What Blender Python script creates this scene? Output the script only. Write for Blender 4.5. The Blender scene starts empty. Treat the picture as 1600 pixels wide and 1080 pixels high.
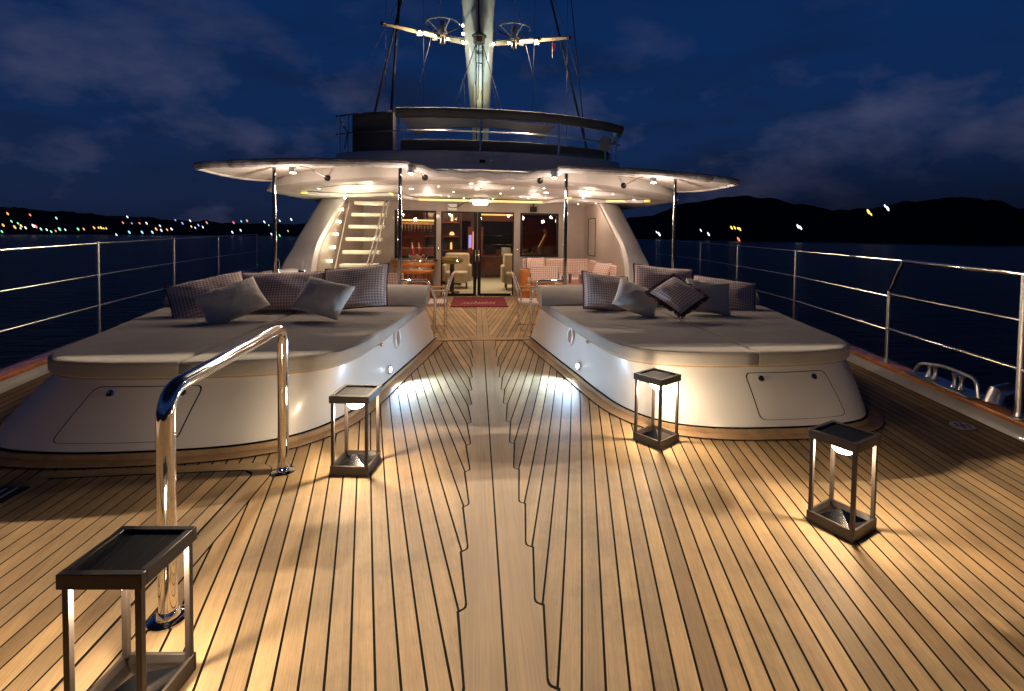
import bpy, bmesh, math, random
from math import sin, cos, pi, radians as R
from mathutils import Vector, Matrix, noise
random.seed(7)
sc = bpy.context.scene
C = sc.collection
V = Vector
# ------------------------------------------------------------------ camera
F_, PX, PY, H, CX = 780.0, 845.0, 394.0, 1.5, -0.114
yaw, pitch, roll = R(7.4), R(2.1), 0.015
f = V((sin(yaw)*cos(pitch), cos(yaw)*cos(pitch), -sin(pitch)))
r0 = V((cos(yaw), -sin(yaw), 0)); u0 = r0.cross(f)
r_ = cos(roll)*r0 + sin(roll)*u0; u_ = cos(roll)*u0 - sin(roll)*r0
EYE = V((CX, 0, H))
cam = bpy.data.cameras.new('camera'); co = bpy.data.objects.new('camera', cam); C.objects.link(co)
cam.lens = F_*36/1600; cam.sensor_width = 36; cam.shift_x = (800-PX)/1600; cam.shift_y = -(540-PY)/1600
cam.clip_start = 0.05; cam.clip_end = 9000
m = Matrix((r_, u_, -f)).transposed().to_4x4(); m.translation = EYE; co.matrix_world = m
sc.camera = co
def ray(x, y): return f + (x-PX)/F_*r_ - (y-PY)/F_*u_
def on_z(x, y, z=0.0): d = ray(x, y); return EYE + d*((z-H)/d.z)
def on_y(x, y, Y): d = ray(x, y); return EYE + d*(Y/d.y)
def at_dist(x, y, D): return EYE + ray(x, y).normalized()*D

# ------------------------------------------------------------------ materials
def nodes(name):
    m = bpy.data.materials.new(name); m.use_nodes = True
    nt = m.node_tree; b = nt.nodes['Principled BSDF']
    return m, nt, b
def N(nt, t, **k):
    n = nt.nodes.new(t)
    for a, v in k.items():
        if a in n.inputs.keys() if hasattr(n.inputs, 'keys') else False: n.inputs[a].default_value = v
        else: setattr(n, a, v)
    return n
def coords(nt, scale=(1,1,1)):
    tc = nt.nodes.new('ShaderNodeTexCoord'); mp = nt.nodes.new('ShaderNodeMapping')
    nt.links.new(tc.outputs['Object'], mp.inputs[0]); mp.inputs['Scale'].default_value = scale
    return mp.outputs[0]
def noise_n(nt, vec, scale, detail=4, rough=.55):
    n = nt.nodes.new('ShaderNodeTexNoise'); n.inputs['Scale'].default_value = scale
    n.inputs['Detail'].default_value = detail; n.inputs['Roughness'].default_value = rough
    nt.links.new(vec, n.inputs['Vector']); return n.outputs[0]
def ramp(nt, fac, stops):
    n = nt.nodes.new('ShaderNodeValToRGB'); nt.links.new(fac, n.inputs[0])
    e = n.color_ramp.elements
    while len(e) < len(stops): e.new(.5)
    for i, (p, c) in enumerate(stops):
        e[i].position = p; e[i].color = (*c, 1) if len(c) == 3 else c
    return n.outputs[0]
def bump(nt, b, h, strength, dist=.02):
    n = nt.nodes.new('ShaderNodeBump'); n.inputs['Strength'].default_value = strength; n.inputs['Distance'].default_value = dist
    nt.links.new(h, n.inputs['Height']); nt.links.new(n.outputs[0], b.inputs['Normal'])
def mat(name, col, rough=.5, metal=0, coat=0, var=.08, vs=6, bs=0, bscale=80, spec=None, sheen=0):
    m, nt, b = nodes(name)
    b.inputs['Roughness'].default_value = rough; b.inputs['Metallic'].default_value = metal
    b.inputs['Coat Weight'].default_value = coat; b.inputs['Coat Roughness'].default_value = .04
    if spec is not None: b.inputs['Specular IOR Level'].default_value = spec
    if sheen: b.inputs['Sheen Weight'].default_value = sheen
    v = coords(nt)
    n = noise_n(nt, v, vs)
    lo = tuple(c*(1-var) for c in col); hi = tuple(min(1, c*(1+var)) for c in col)
    nt.links.new(ramp(nt, n, [(.3, lo), (.7, hi)]), b.inputs['Base Color'])
    if bs: bump(nt, b, noise_n(nt, v, bscale, 3), bs)
    return m
def emit(name, col, s):
    m, nt, b = nodes(name)
    b.inputs['Base Color'].default_value = (.6, .6, .6, 1)
    b.inputs['Emission Color'].default_value = (*col, 1); b.inputs['Emission Strength'].default_value = s
    return m
def teak(name, base, var=.2, grain=(70, 2.2, 70), rough=.62, island=True, coat=0, shear=False):
    m, nt, b = nodes(name)
    L = nt.links.new
    if shear:
        tc = nt.nodes.new('ShaderNodeTexCoord'); sx = nt.nodes.new('ShaderNodeSeparateXYZ'); L(tc.outputs['Object'], sx.inputs[0])
        ab = nt.nodes.new('ShaderNodeMath'); ab.operation = 'ABSOLUTE'; L(sx.outputs['X'], ab.inputs[0])
        ml = nt.nodes.new('ShaderNodeMath'); ml.operation = 'MULTIPLY_ADD'; L(sx.outputs['Y'], ml.inputs[0]); ml.inputs[1].default_value = -.208; L(ab.outputs[0], ml.inputs[2])
        cb = nt.nodes.new('ShaderNodeCombineXYZ'); L(ml.outputs[0], cb.inputs[0]); L(sx.outputs['Y'], cb.inputs[1]); L(sx.outputs['Z'], cb.inputs[2])
        def cc(sc_):
            mp = nt.nodes.new('ShaderNodeMapping'); L(cb.outputs[0], mp.inputs[0]); mp.inputs['Scale'].default_value = sc_; return mp.outputs[0]
        v = cc((150, 2.2, 70)); v2 = cc((10, .5, 9)); vf = cc((620, 14, 70))
    else:
        v = coords(nt, grain); v2 = coords(nt, (9, .7, 9))
    g = noise_n(nt, v, 1.0, 5, .6); g2 = noise_n(nt, v2, 1.0, 3)
    v3 = coords(nt, (1.3, 1.3, 1.3)); g3 = noise_n(nt, v3, 1.0, 4)
    lo = tuple(c*.80 for c in base); hi = tuple(c*1.14 for c in base)
    col = ramp(nt, g, [(.28, lo), (.5, base), (.75, hi)])
    mul = nt.nodes.new('ShaderNodeMix'); mul.data_type = 'RGBA'; mul.blend_type = 'MULTIPLY'; mul.inputs[0].default_value = 1
    L(col, mul.inputs['A'])
    w = ramp(nt, g2, [(.3, (.8, .78, .76)), (.7, (1.12, 1.1, 1.08))]); L(w, mul.inputs['B'])
    out = mul.outputs['Result']
    mul3 = nt.nodes.new('ShaderNodeMix'); mul3.data_type = 'RGBA'; mul3.blend_type = 'MULTIPLY'; mul3.inputs[0].default_value = 1
    L(out, mul3.inputs['A']); L(ramp(nt, g3, [(.3, (.84, .84, .86)), (.65, (1.06, 1.05, 1.04))]), mul3.inputs['B']); out = mul3.outputs['Result']
    if shear:
        gf = noise_n(nt, vf, 1.0, 3, .7); mf = nt.nodes.new('ShaderNodeMix'); mf.data_type = 'RGBA'; mf.blend_type = 'MULTIPLY'; mf.inputs[0].default_value = 1
        L(out, mf.inputs['A']); L(ramp(nt, gf, [(.3, (.82, .80, .77)), (.62, (1.1, 1.1, 1.1))]), mf.inputs['B']); out = mf.outputs['Result']
        vs_ = coords(nt, (1, 1, 1)); gs = noise_n(nt, vs_, 3.2, 6, .68); mf = nt.nodes.new('ShaderNodeMix'); mf.data_type = 'RGBA'; mf.blend_type = 'MULTIPLY'; mf.inputs[0].default_value = 1
        L(out, mf.inputs['A']); L(ramp(nt, gs, [(.34, (.80, .80, .82)), (.5, (1, 1, 1)), (.66, (1.1, 1.06, 1.0))]), mf.inputs['B']); out = mf.outputs['Result']
    if island:
        ge = nt.nodes.new('ShaderNodeNewGeometry'); mul2 = nt.nodes.new('ShaderNodeMix'); mul2.data_type = 'RGBA'; mul2.blend_type = 'MULTIPLY'; mul2.inputs[0].default_value = 1
        L(out, mul2.inputs['A'])
        a = 1-var
        L(ramp(nt, ge.outputs['Random Per Island'], [(0, (a, a*.95, a*.9)), (.35, (.95, .95, .95)), (.7, (1.08, 1.02, .96)), (1, (1.2, 1.18, 1.14))]), mul2.inputs['B'])
        out = mul2.outputs['Result']
    L(out, b.inputs['Base Color'])
    rr = nt.nodes.new('ShaderNodeMapRange'); L(g, rr.inputs[0]); rr.inputs[3].default_value = rough-.1; rr.inputs[4].default_value = rough+.12
    L(rr.outputs[0], b.inputs['Roughness']); b.inputs['Coat Weight'].default_value = coat; b.inputs['Coat Roughness'].default_value = .06
    b.inputs['Specular IOR Level'].default_value = .28 if not coat else .5
    bump(nt, b, g, .2, .001)
    return m
def check(name, c0, c1, c2, per=.028, ax=('X', 'Z'), rough=.9):
    m, nt, b = nodes(name); L = nt.links.new
    v = coords(nt); s = nt.nodes.new('ShaderNodeSeparateXYZ'); L(v, s.inputs[0])
    outs = []
    for a in ax:
        k = nt.nodes.new('ShaderNodeMath'); k.operation = 'MULTIPLY'; k.inputs[1].default_value = 1/per; L(s.outputs[a], k.inputs[0])
        fr = nt.nodes.new('ShaderNodeMath'); fr.operation = 'FRACT'; L(k.outputs[0], fr.inputs[0])
        gt = nt.nodes.new('ShaderNodeMath'); gt.operation = 'GREATER_THAN'; gt.inputs[1].default_value = .5; L(fr.outputs[0], gt.inputs[0])
        outs.append(gt.outputs[0])
    ad = nt.nodes.new('ShaderNodeMath'); ad.operation = 'ADD'; L(outs[0], ad.inputs[0]); L(outs[1], ad.inputs[1])
    hf = nt.nodes.new('ShaderNodeMath'); hf.operation = 'MULTIPLY'; hf.inputs[1].default_value = .5; L(ad.outputs[0], hf.inputs[0])
    col = ramp(nt, hf.outputs[0], [(0, c0), (.5, c1), (1, c2)])
    L(col, b.inputs['Base Color']); b.inputs['Roughness'].default_value = rough; b.inputs['Sheen Weight'].default_value = .2
    bump(nt, b, noise_n(nt, v, 9, 3), .4, .03)
    return m
M = {}
M['teak'] = teak('teak_deck', (.44, .305, .165), shear=True, var=.34)
M['teak_plain'] = teak('teak_margin', (.38, .255, .14), island=False, grain=(150, 2.5, 70))
M['teak_x'] = teak('teak_crosswise', (.42, .26, .14), grain=(2.2, 70, 70), island=False)
M['varnish'] = teak('varnished_teak', (.62, .21, .04), grain=(60, 3, 60), rough=.25, island=False, coat=1)
M['chair_wood'] = teak('chair_teak', (.55, .34, .16), grain=(20, 20, 20), island=False)
M['caulk'] = mat('black_caulk', (.004, .0035, .003), .8, spec=.1)
M['gel'] = mat('white_gelcoat', (.66, .61, .56), .3, coat=.25, var=.03, vs=2)
M['gel_skylit'] = mat('skylit_gelcoat', (.62, .64, .72), .2, coat=.4, var=.03)  # white gelcoat with the blue of the skylight put into its colour
M['roof'] = mat('roof_paint', (.62, .585, .56), .48, coat=0, var=.03, vs=1.5)
M['waterway'] = mat('waterway_paint', (.50, .44, .38), .35, coat=.3, var=.06)
M['taupe'] = mat('taupe_wall', (.34, .27, .225), .45, var=.05, coat=.1)
M['fabric'] = mat('taupe_cushion_fabric', (.31, .275, .24), .92, var=.10, vs=3, bs=.75, bscale=3.2, sheen=.25)
M['fabric2'] = mat('bolster_fabric', (.32, .285, .25), .92, var=.06, vs=4, bs=.3, bscale=6, sheen=.25)
M['plain'] = mat('plain_grey_pillow', (.66, .60, .54), .92, var=.06, vs=8, bs=.55, bscale=12, sheen=.3)
M['check'] = check('brown_check_fabric', (.36, .245, .25), (.58, .45, .43), (.84, .71, .65), per=.030)
M['check_pink'] = check('pink_check_fabric', (.50, .27, .20), (.68, .46, .38), (.85, .72, .64), per=.04)
M['check_seat'] = check('pink_seat_check', (.42, .25, .22), (.62, .45, .40), (.82, .70, .64), per=.035, ax=('X', 'Y'))
M['piping'] = mat('purple_piping', (.055, .03, .075), .8)
M['piping_grey'] = mat('grey_piping', (.12, .11, .10), .9)
M['fringe'] = mat('plum_fringe', (.10, .03, .045), .9)
M['chrome'] = mat('polished_steel', (.86, .84, .82), .07, metal=1, var=.02)
M['steel'] = mat('brushed_steel', (.62, .60, .58), .32, metal=1, var=.04)
M['rail'] = mat('satin_rail_steel', (.85, .82, .78), .38, metal=1, var=.02)
M['bronze'] = mat('dark_bronze_metal', (.042, .031, .025), .42, metal=.3, var=.08)
M['solar'] = mat('solar_glass', (.004, .004, .005), .4, spec=.15)
M['mirror'] = mat('reflector_steel', (.55, .55, .57), .12, metal=1)
M['black'] = mat('black_plastic', (.006, .006, .006), .5, spec=.2)
M['rope'] = mat('dark_rope', (.02, .02, .025), .8)
M['canvas'] = mat('awning_canvas', (.72, .66, .60), .85, var=.04, vs=3, bs=.2, bscale=5)
M['pole'] = mat('shaded_pole_steel', (.40, .38, .37), .12, metal=1)  # polished steel darkened in colour to imitate reflections of the dark sky
M['roll'] = mat('charcoal_cover', (.085, .085, .10), .85, bs=.3, bscale=10)
M['edge'] = mat('grey_awning_edge', (.30, .28, .28), .85, var=.15, vs=12, bs=.5, bscale=14)
M['sail'] = mat('sun_shade_cloth', (.30, .34, .38), .7)
M['mast'] = mat('mast_paint', (.60, .70, .68), .25, coat=.4, var=.03)
M['spreader'] = mat('spreader_paint', (.75, .62, .45), .35)
M['red'] = mat('red_mat', (.20, .012, .022), .9, bs=.5, bscale=150)
M['matwrite'] = mat('mat_lettering', (.50, .28, .25), .9)
M['redwood'] = teak('red_mahogany', (.20, .045, .022), grain=(6, 6, 2), rough=.3, island=False, coat=.4)
M['darkwood'] = teak('dark_walnut', (.05, .022, .014), grain=(6, 6, 2), rough=.35, island=False, coat=.3)
M['carpet'] = mat('cream_carpet', (.55, .52, .40), .95)
M['cream'] = mat('cream_upholstery', (.60, .52, .38), .85)
M['olive'] = mat('yellow_green_leather', (.42, .36, .08), .5)
M['white'] = mat('white_plastic', (.8, .78, .75), .4)
M['tread'] = mat('pale_tread', (.62, .58, .46), .45)
M['foil'] = mat('pink_foil', (.75, .35, .28), .3, metal=.6)
M['redglass'] = mat('red_bottle', (.25, .02, .015), .1, coat=1)
M['tumbler'] = mat('smoky_tumbler', (.16, .10, .13), .08, coat=1)
M['amber'] = mat('amber_candle_glass', (.7, .22, .04), .3)
M['socket'] = mat('socket_white', (.75, .74, .7), .4)
M['hull'] = mat('navy_hull', (.02, .03, .08), .15, coat=1)
M['flag'] = mat('red_pennant', (.6, .02, .02), .8)
M['hill'] = mat('dark_hillside', (.012, .014, .012), .95, var=.5, vs=.02)
M['e_lantern'] = emit('lantern_lens_glow', (1, .78, .5), 22)
M['e_down'] = emit('downlight_glow', (1, .80, .58), 14)
M['e_small'] = emit('small_downlight_glow', (1, .82, .6), 9)
M['e_blue'] = emit('courtesy_light_glow', (.72, .84, 1), 60)
M['e_stair'] = emit('step_light_glow', (1, .95, .62), 22)
M['e_flood'] = emit('floodlight_glow', (1, .80, .52), 60)
M['e_cove'] = emit('yellow_cove_glow', (1, .72, .05), .75)
M['e_heater'] = emit('door_lamp_glow', (1, .82, .5), 6)
M['e_lamp'] = emit('shelf_lamp_glow', (1, .55, .12), .9)
M['e_orange'] = emit('orange_screen_glow', (1, .13, .01), .8)
M['e_screen'] = emit('blue_screen_glow', (.12, .12, 1), .8)
M['e_win'] = emit('salon_strip_glow', (1, .5, .12), 1.2)
def glass(name, tint=(1, 1, 1), refl=.08):
    m, nt, b = nodes(name); nt.nodes.remove(b)
    o = nt.nodes['Material Output']; t = nt.nodes.new('ShaderNodeBsdfTransparent'); g = nt.nodes.new('ShaderNodeBsdfGlossy')
    t.inputs[0].default_value = (*tint, 1); g.inputs['Roughness'].default_value = .02
    fr = nt.nodes.new('ShaderNodeFresnel'); fr.inputs[0].default_value = 1.5
    mx = nt.nodes.new('ShaderNodeMixShader'); nt.links.new(fr.outputs[0], mx.inputs[0])
    nt.links.new(t.outputs[0], mx.inputs[1]); nt.links.new(g.outputs[0], mx.inputs[2]); nt.links.new(mx.outputs[0], o.inputs[0])
    return m
M['glass'] = glass('door_glass', (.88, .86, .84)); M['glass_dark'] = glass('tinted_glass', (.5, .46, .42))
# sea
ms, nt, b = nodes('night_sea')
b.inputs['Base Color'].default_value = (.001, .003, .008, 1); b.inputs['Roughness'].default_value = .3; b.inputs['Specular IOR Level'].default_value = .07
bump(nt, b, noise_n(nt, coords(nt, (.35, .9, 1)), 1.2, 6, .6), 1.0, .5); M['sea'] = ms

# ------------------------------------------------------------------ mesh helpers
class MB:
    def __init__(s): s.v = []; s.f = []
    def add(s, vs, fs):
        n = len(s.v); s.v += [V(p) for p in vs]; s.f += [tuple(i+n for i in q) for q in fs]; return s
    def box(s, c, d, M4=None):
        x, y, z = [a/2 for a in d]
        vs = [V((i*x, j*y, k*z)) for k in (-1, 1) for j in (-1, 1) for i in (-1, 1)]
        if M4 is not None: vs = [M4 @ p for p in vs]
        vs = [p+V(c) for p in vs]
        return s.add(vs, [(0, 2, 3, 1), (4, 5, 7, 6), (0, 1, 5, 4), (2, 6, 7, 3), (0, 4, 6, 2), (1, 3, 7, 5)])
    def bar(s, a, b, w, h=None):
        a, b = V(a), V(b); h = h or w; d = (b-a); L = d.length; d.normalize()
        up = V((0, 0, 1)) if abs(d.z) < .95 else V((0, 1, 0))
        x = d.cross(up).normalized(); y = x.cross(d)
        return s.box((a+b)/2, (w, L, h), Matrix((x, d, y)).transposed())
    def tube(s, pts, r, n=10, closed=False, cap=True, rs=None, sq=(1, 1)):
        pts = [V(p) for p in pts]; k = len(pts); vs = []; fs = []
        prev = None
        for i, p in enumerate(pts):
            if closed: t = (pts[(i+1) % k]-pts[i-1])
            else: t = pts[min(i+1, k-1)]-pts[max(i-1, 0)]
            t.normalize()
            if prev is None:
                a = V((0, 0, 1)) if abs(t.z) < .9 else V((1, 0, 0))
                x = t.cross(a).normalized()
            else:
                x = (prev-t*prev.dot(t)).normalized()
            y = t.cross(x); prev = x
            rr = rs[i] if rs else r
            for j in range(n):
                a = 2*pi*j/n; vs.append(p+(x*cos(a)*sq[0]+y*sin(a)*sq[1])*rr)
        m = k if closed else k-1
        for i in range(m):
            for j in range(n):
                a, b_ = i*n+j, i*n+(j+1) % n; c, d = ((i+1) % k)*n+(j+1) % n, ((i+1) % k)*n+j
                fs.append((a, b_, c, d))
        if cap and not closed:
            fs.append(tuple(range(n))[::-1]); fs.append(tuple((k-1)*n+j for j in range(n)))
        return s.add(vs, fs)
    def lathe(s, prof, c=(0, 0, 0), n=20, axis=None):
        vs = []; fs = []
        for (r, z) in prof:
            for j in range(n):
                a = 2*pi*j/n; vs.append(V((r*cos(a), r*sin(a), z)))
        if axis is not None:
            q = V((0, 0, 1)).rotation_difference(V(axis).normalized()).to_matrix(); vs = [q @ p for p in vs]
        vs = [p+V(c) for p in vs]
        for i in range(len(prof)-1):
            for j in range(n):
                fs.append((i*n+j, i*n+(j+1) % n, (i+1)*n+(j+1) % n, (i+1)*n+j))
        fs.append(tuple(range(n))[::-1]); fs.append(tuple((len(prof)-1)*n+j for j in range(n)))
        return s.add(vs, fs)
    def cyl(s, c, r, h, n=20, axis=None): return s.lathe([(r, -h/2), (r, h/2)], c, n, axis)
    def loft(s, rings, closed=True, capa=True, capb=True):
        n = len(rings[0]); vs = [V(p) for q in rings for p in q]; fs = []
        for i in range(len(rings)-1):
            for j in range(n if closed else n-1):
                fs.append((i*n+j, i*n+(j+1) % n, (i+1)*n+(j+1) % n, (i+1)*n+j))
        if capa: fs.append(tuple(range(n))[::-1])
        if capb: fs.append(tuple((len(rings)-1)*n+j for j in range(n)))
        return s.add(vs, fs)
    def prism(s, pts, off):
        a = [V(p) for p in pts]; b_ = [p+V(off) for p in a]; return s.loft([a, b_])
    def build(s, name, m, parent=None, sharp=35, bevel=0, world=True, subd=0):
        me = bpy.data.meshes.new(name)
        vs = s.v
        if parent is not None and world:
            o_ = parent; off = V((0, 0, 0))
            while o_ is not None: off += o_.location; o_ = o_.parent
            vs = [p-off for p in vs]
        me.from_pydata([tuple(p) for p in vs], [], s.f)
        bm = bmesh.new(); bm.from_mesh(me); bmesh.ops.recalc_face_normals(bm, faces=bm.faces); bm.to_mesh(me); bm.free()
        if sharp:
            me.polygons.foreach_set('use_smooth', [True]*len(me.polygons)); me.set_sharp_from_angle(angle=R(sharp))
        me.materials.append(M[m] if isinstance(m, str) else m)
        o = bpy.data.objects.new(name, me); C.objects.link(o)
        if parent is not None: o.parent = parent
        if bevel:
            bv = o.modifiers.new('bevel', 'BEVEL'); bv.width = bevel; bv.segments = 2; bv.limit_method = 'ANGLE'; bv.harden_normals = False
        if subd:
            sd = o.modifiers.new('subd', 'SUBSURF'); sd.levels = subd; sd.render_levels = subd
        return o
def tag(o, label=None, cat=None, group=None, kind=None):
    if label: o['label'] = label
    if cat: o['category'] = cat
    if group: o['group'] = group
    if kind: o['kind'] = kind
    return o
def thing(name, label, cat, loc=(0, 0, 0), group=None):
    o = bpy.data.objects.new(name, None); C.objects.link(o); o.location = loc; o.empty_display_size = .1
    return tag(o, label, cat, group)
def dup(root, loc, rz, label):
    c = root.copy(); C.objects.link(c); c.location = loc; c.rotation_euler = (0, 0, rz); c['label'] = label
    for ch in list(root.children):
        d = ch.copy(); C.objects.link(d); d.parent = c
        for g in list(ch.children):
            e = g.copy(); C.objects.link(e); e.parent = d
    return c
def spline(pts, n, closed=False):
    P = [V(p) for p in pts]; k = len(P); out = []
    segs = k if closed else k-1
    for i in range(segs):
        p0 = P[(i-1) % k] if (closed or i) else P[0]*2-P[1]
        p1 = P[i]; p2 = P[(i+1) % k]
        p3 = P[(i+2) % k] if (closed or i+2 < k) else P[-1]*2-P[-2]
        for j in range(n):
            t = j/n
            out.append(.5*((2*p1)+(p2-p0)*t+(2*p0-5*p1+4*p2-p3)*t*t+(3*p1-p0-3*p2+p3)*t**3))
    if not closed: out.append(P[-1])
    return out
def rounded(pts, r, n=6):
    """polyline with filleted corners"""
    P = [V(p) for p in pts]; out = [P[0]]
    for i in range(1, len(P)-1):
        a = (P[i-1]-P[i]); b_ = (P[i+1]-P[i]); q = min(r, a.length*.45, b_.length*.45)
        a = P[i]+a.normalized()*q; b_ = P[i]+b_.normalized()*q
        for j in range(n+1):
            t = j/n; out.append((1-t)**2*a+2*t*(1-t)*P[i]+t*t*b_)
    out.append(P[-1]); return out
def lamp(name, kind, loc, power, col=(1, .74, .45), r=.05, aim=None, angle=100, blend=.6, parent=None, size=None):
    l = bpy.data.lights.new(name, kind); l.energy = power; l.color = col
    if kind in ('POINT', 'SPOT'): l.shadow_soft_size = r
    if kind == 'SPOT': l.spot_size = R(angle); l.spot_blend = blend
    if kind == 'AREA': l.shape = 'RECTANGLE'; l.size, l.size_y = size
    o = bpy.data.objects.new(name, l); C.objects.link(o); o.location = loc
    if aim is not None: o.rotation_euler = (V(aim)-V(loc)).to_track_quat('-Z', 'Y').to_euler()
    return o

g = lambda y: .227*y-.00315*y*y                  # sweep of the planking / hull side
EDGE = 3.31

# ------------------------------------------------------------------ deck
mb = MB()
ys = [-1.6+.3*i for i in range(60)]
ring = [V((EDGE+g(y)+.02, y, -.004)) for y in ys]; ringl = [V((-p.x, p.y, p.z)) for p in ring]
vs = []; fs = []
for i in range(len(ys)):
    vs += [ringl[i], ring[i]]
    if i: fs.append((2*i-2, 2*i-1, 2*i+1, 2*i))
mb.add(vs, fs)
deck_base = mb.build('deck', 'caulk'); tag(deck_base, kind='structure')
planks = MB()
def strip(mb, xa, xb, y0, y1, z, side, xmin=0.0, dy=.35):
    n = max(2, int((y1-y0)/dy)); vs = []; fs = []
    for i in range(n+1):
        y = y0+(y1-y0)*i/n
        a = max(xmin, xa+g(y)); b_ = max(xmin, xb+g(y))
        vs += [V((side*a, y, z)), V((side*b_, y, z))]
    for i in range(n):
        if abs(vs[2*i+1].x-vs[2*i].x)+abs(vs[2*i+3].x-vs[2*i+2].x) < 1e-4: continue
        fs.append((2*i, 2*i+1, 2*i+3, 2*i+2))
    if fs: mb.add(vs, fs)
sw = .0815; gap = .0047
for side in (-1, 1):
    k = -30
    while True:
        a = -.2627+sw*k; b_ = a+sw
        if a > EDGE: break
        b_ = min(b_, EDGE)
        # random butt joints far apart
        strip(planks, a+gap, b_-gap, -1.5, 6.93, 0.0, side, 0.02)
        k += 1
    w2 = .078; k = -40
    while True:
        a = -.26+w2*k; b_ = a+w2
        if a > EDGE: break
        strip(planks, a+.004, min(b_, EDGE)-.004, 7.09, 11.85, 0.0, side, .02)
        k += 1
pk = planks.build('deck_planks', 'teak', sharp=0); tag(pk, kind='structure')
# king plank with nibbed edges
ybase = [1.936-.375*3, 1.936-.375*2, 1.936-.375, 1.936, 2.31, 2.697, 3.10, 3.49, 3.90, 4.315, 4.715, 5.13, 5.56, 5.955, 6.42, 6.85]
def king_edge(off=0.0, z=0.0):
    pts = []
    for i in range(len(ybase)-1, -1, -1):
        y = ybase[i]+off*1.0
        pts += [V((.168+off, y, z))]
        yn = ybase[i-1]+.012+off*1.0 if i else -1.5
        if i: pts += [V((.137+off*.8, yn+.03, z)), V((.139+off*.8, yn+.012, z)), V((.146+off*.6, yn+.002, z))]
        else: pts += [V((.137+off, yn, z))]
    return pts
kb = MB(); kp = MB()
for s_ in (-1, 1):
    def half(off, x0, z):
        e = king_edge(off, z); e = [V((.168+off, 6.93, z))]+e
        top = [V((x0, p.y, z)) for p in e]
        vs = []; fs = []
        for i, (a, b_) in enumerate(zip(e, top)):
            vs += [V((s_*a.x, a.y, z)), V((s_*b_.x, b_.y, z))]
            if i: fs.append((2*i-2, 2*i-1, 2*i+1, 2*i))
        return vs, fs
    kb.add(*half(.0085, 0.0, .0035)); kp.add(*half(-.0030, .0045, .0065))
    # cockpit king plank
    kb.add([(0, 7.09, .0035), (s_*.095, 7.09, .0035), (s_*.095, 11.85, .0035), (0, 11.85, .0035)], [(0, 1, 2, 3)])
    kp.add([(s_*.0025, 7.09, .0065), (s_*.091, 7.09, .0065), (s_*.091, 11.85, .0065), (s_*.0025, 11.85, .0065)], [(0, 1, 2, 3)])
# sill across the deck at the cockpit entrance
kb.add([(-1.2, 6.925, .007), (1.2, 6.925, .007), (1.2, 7.095, .007), (-1.2, 7.095, .007)], [(0, 1, 2, 3)])
# bordered hatch area on the left foredeck
def hatch_outline(o, z):
    return [V(p) for p in rounded([(-2.72-o, 1.0, z), (-1.34+o, 1.0, z), (-1.34+o, 3.36+o, z), (-2.72-o, 3.36+o, z)], .22+o, 8)]
for o, z, mbb in ((.0, .0035, kb), (-.006, .0065, kp), (-.105, .009, kb)):
    q = hatch_outline(o, z); mbb.add(q, [tuple(range(len(q)))])
hp = MB()
for i in range(15):
    x0 = -2.66+i*.0815
    x1 = min(x0+.0745, -1.455); hp.add([(x0, 1.1, .0115), (x1, 1.1, .0115), (x1, 3.235-(.06 if i == 14 else 0), .0115), (x0, 3.235, .0115)], [(0, 1, 2, 3)])
o = kb.build('deck_seams', 'caulk', sharp=0); tag(o, kind='structure')
o = kp.build('king_plank', 'teak_plain', sharp=0); tag(o, kind='structure')
o = hp.build('hatch_planking', 'teak', sharp=0); tag(o, kind='structure')
sl = MB(); sl.box((0, 7.01, .009), (2.4, .15, .008)); o = sl.build('deck_sill', 'teak_x', sharp=0); tag(o, kind='structure')
# flush hatch plate and drain
def plate(name, label, c, r, cat):
    t = thing(name, label, cat, c)
    MB().cyl((c[0], c[1], .006), r, .012, 20).build('plate', 'steel', t, bevel=.002)
    q = MB(); 
    for k in range(6): q.cyl((c[0]+cos(k*pi/3)*r*.55, c[1]+sin(k*pi/3)*r*.55, .0125), r*.14, .003, 8)
    q.cyl((c[0], c[1], .0125), r*.2, .003, 8); q.build('drain_hole', 'black', t)
plate('deck_drain', 'round perforated steel drain set in the right side deck near the rail', (3.78, 3.49, 0), .085, 'deck drain')
t = thing('deck_vent', 'flat black slotted plate in the deck at the far left edge', 'deck vent', (-2.83, 3.06, 0.0))
MB().box((-2.83, 3.06, .012), (.42, .17, .014)).build('plate', 'black', t, bevel=.004)
q = MB()
for k in range(7): q.box((-3.0+k*.055, 3.06, .0205), (.012, .13, .004))
q.build('slot', 'steel', t)

# waterways, cap rails, hull
for s_, nm in ((-1, 'left'), (1, 'right')):
    Y = [-1.6+.4*i for i in range(46)]
    prof = [(.0, .001), (.015, .028), (.05, .065), (.085, .082)]
    mb = MB(); vs = []; fs = []
    for i, y in enumerate(Y):
        for (dx, z) in prof: vs.append(V((s_*(EDGE+g(y)-.05+dx), y, z)))
        if i:
            for j in range(3): a = (i-1)*4+j; fs.append((a, a+1, a+5, a+4))
    mb.add(vs, fs); o = mb.build('waterway_'+nm, 'waterway', sharp=60); tag(o, kind='structure')
    mb = MB(); rings = []
    sec = [(.02, .075), (.02, .105), (.035, .118), (.13, .126), (.225, .118), (.245, .105), (.245, .07)]
    for y in Y: rings.append([V((s_*(EDGE+g(y)+dx), y, z)) for dx, z in sec])
    mb.loft(rings); o = mb.build('cap_rail', 'varnish', sharp=50)
    tag(o, f'varnished orange wood cap rail along the {nm} deck edge', 'cap rail')
    mb = MB(); rings = []
    for y in Y: rings.append([V((s_*(EDGE+g(y)+.22), y, .075)), V((s_*(EDGE+g(y)+.1), y, -1.5)), V((s_*(EDGE+g(y)-.5), y, -3.4))])
    mb.loft(rings, closed=False, capa=False, capb=False); o = mb.build('hull_side', 'hull', sharp=0)
    tag(o, f'dark blue hull topside below the {nm} cap rail', 'hull')

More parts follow.
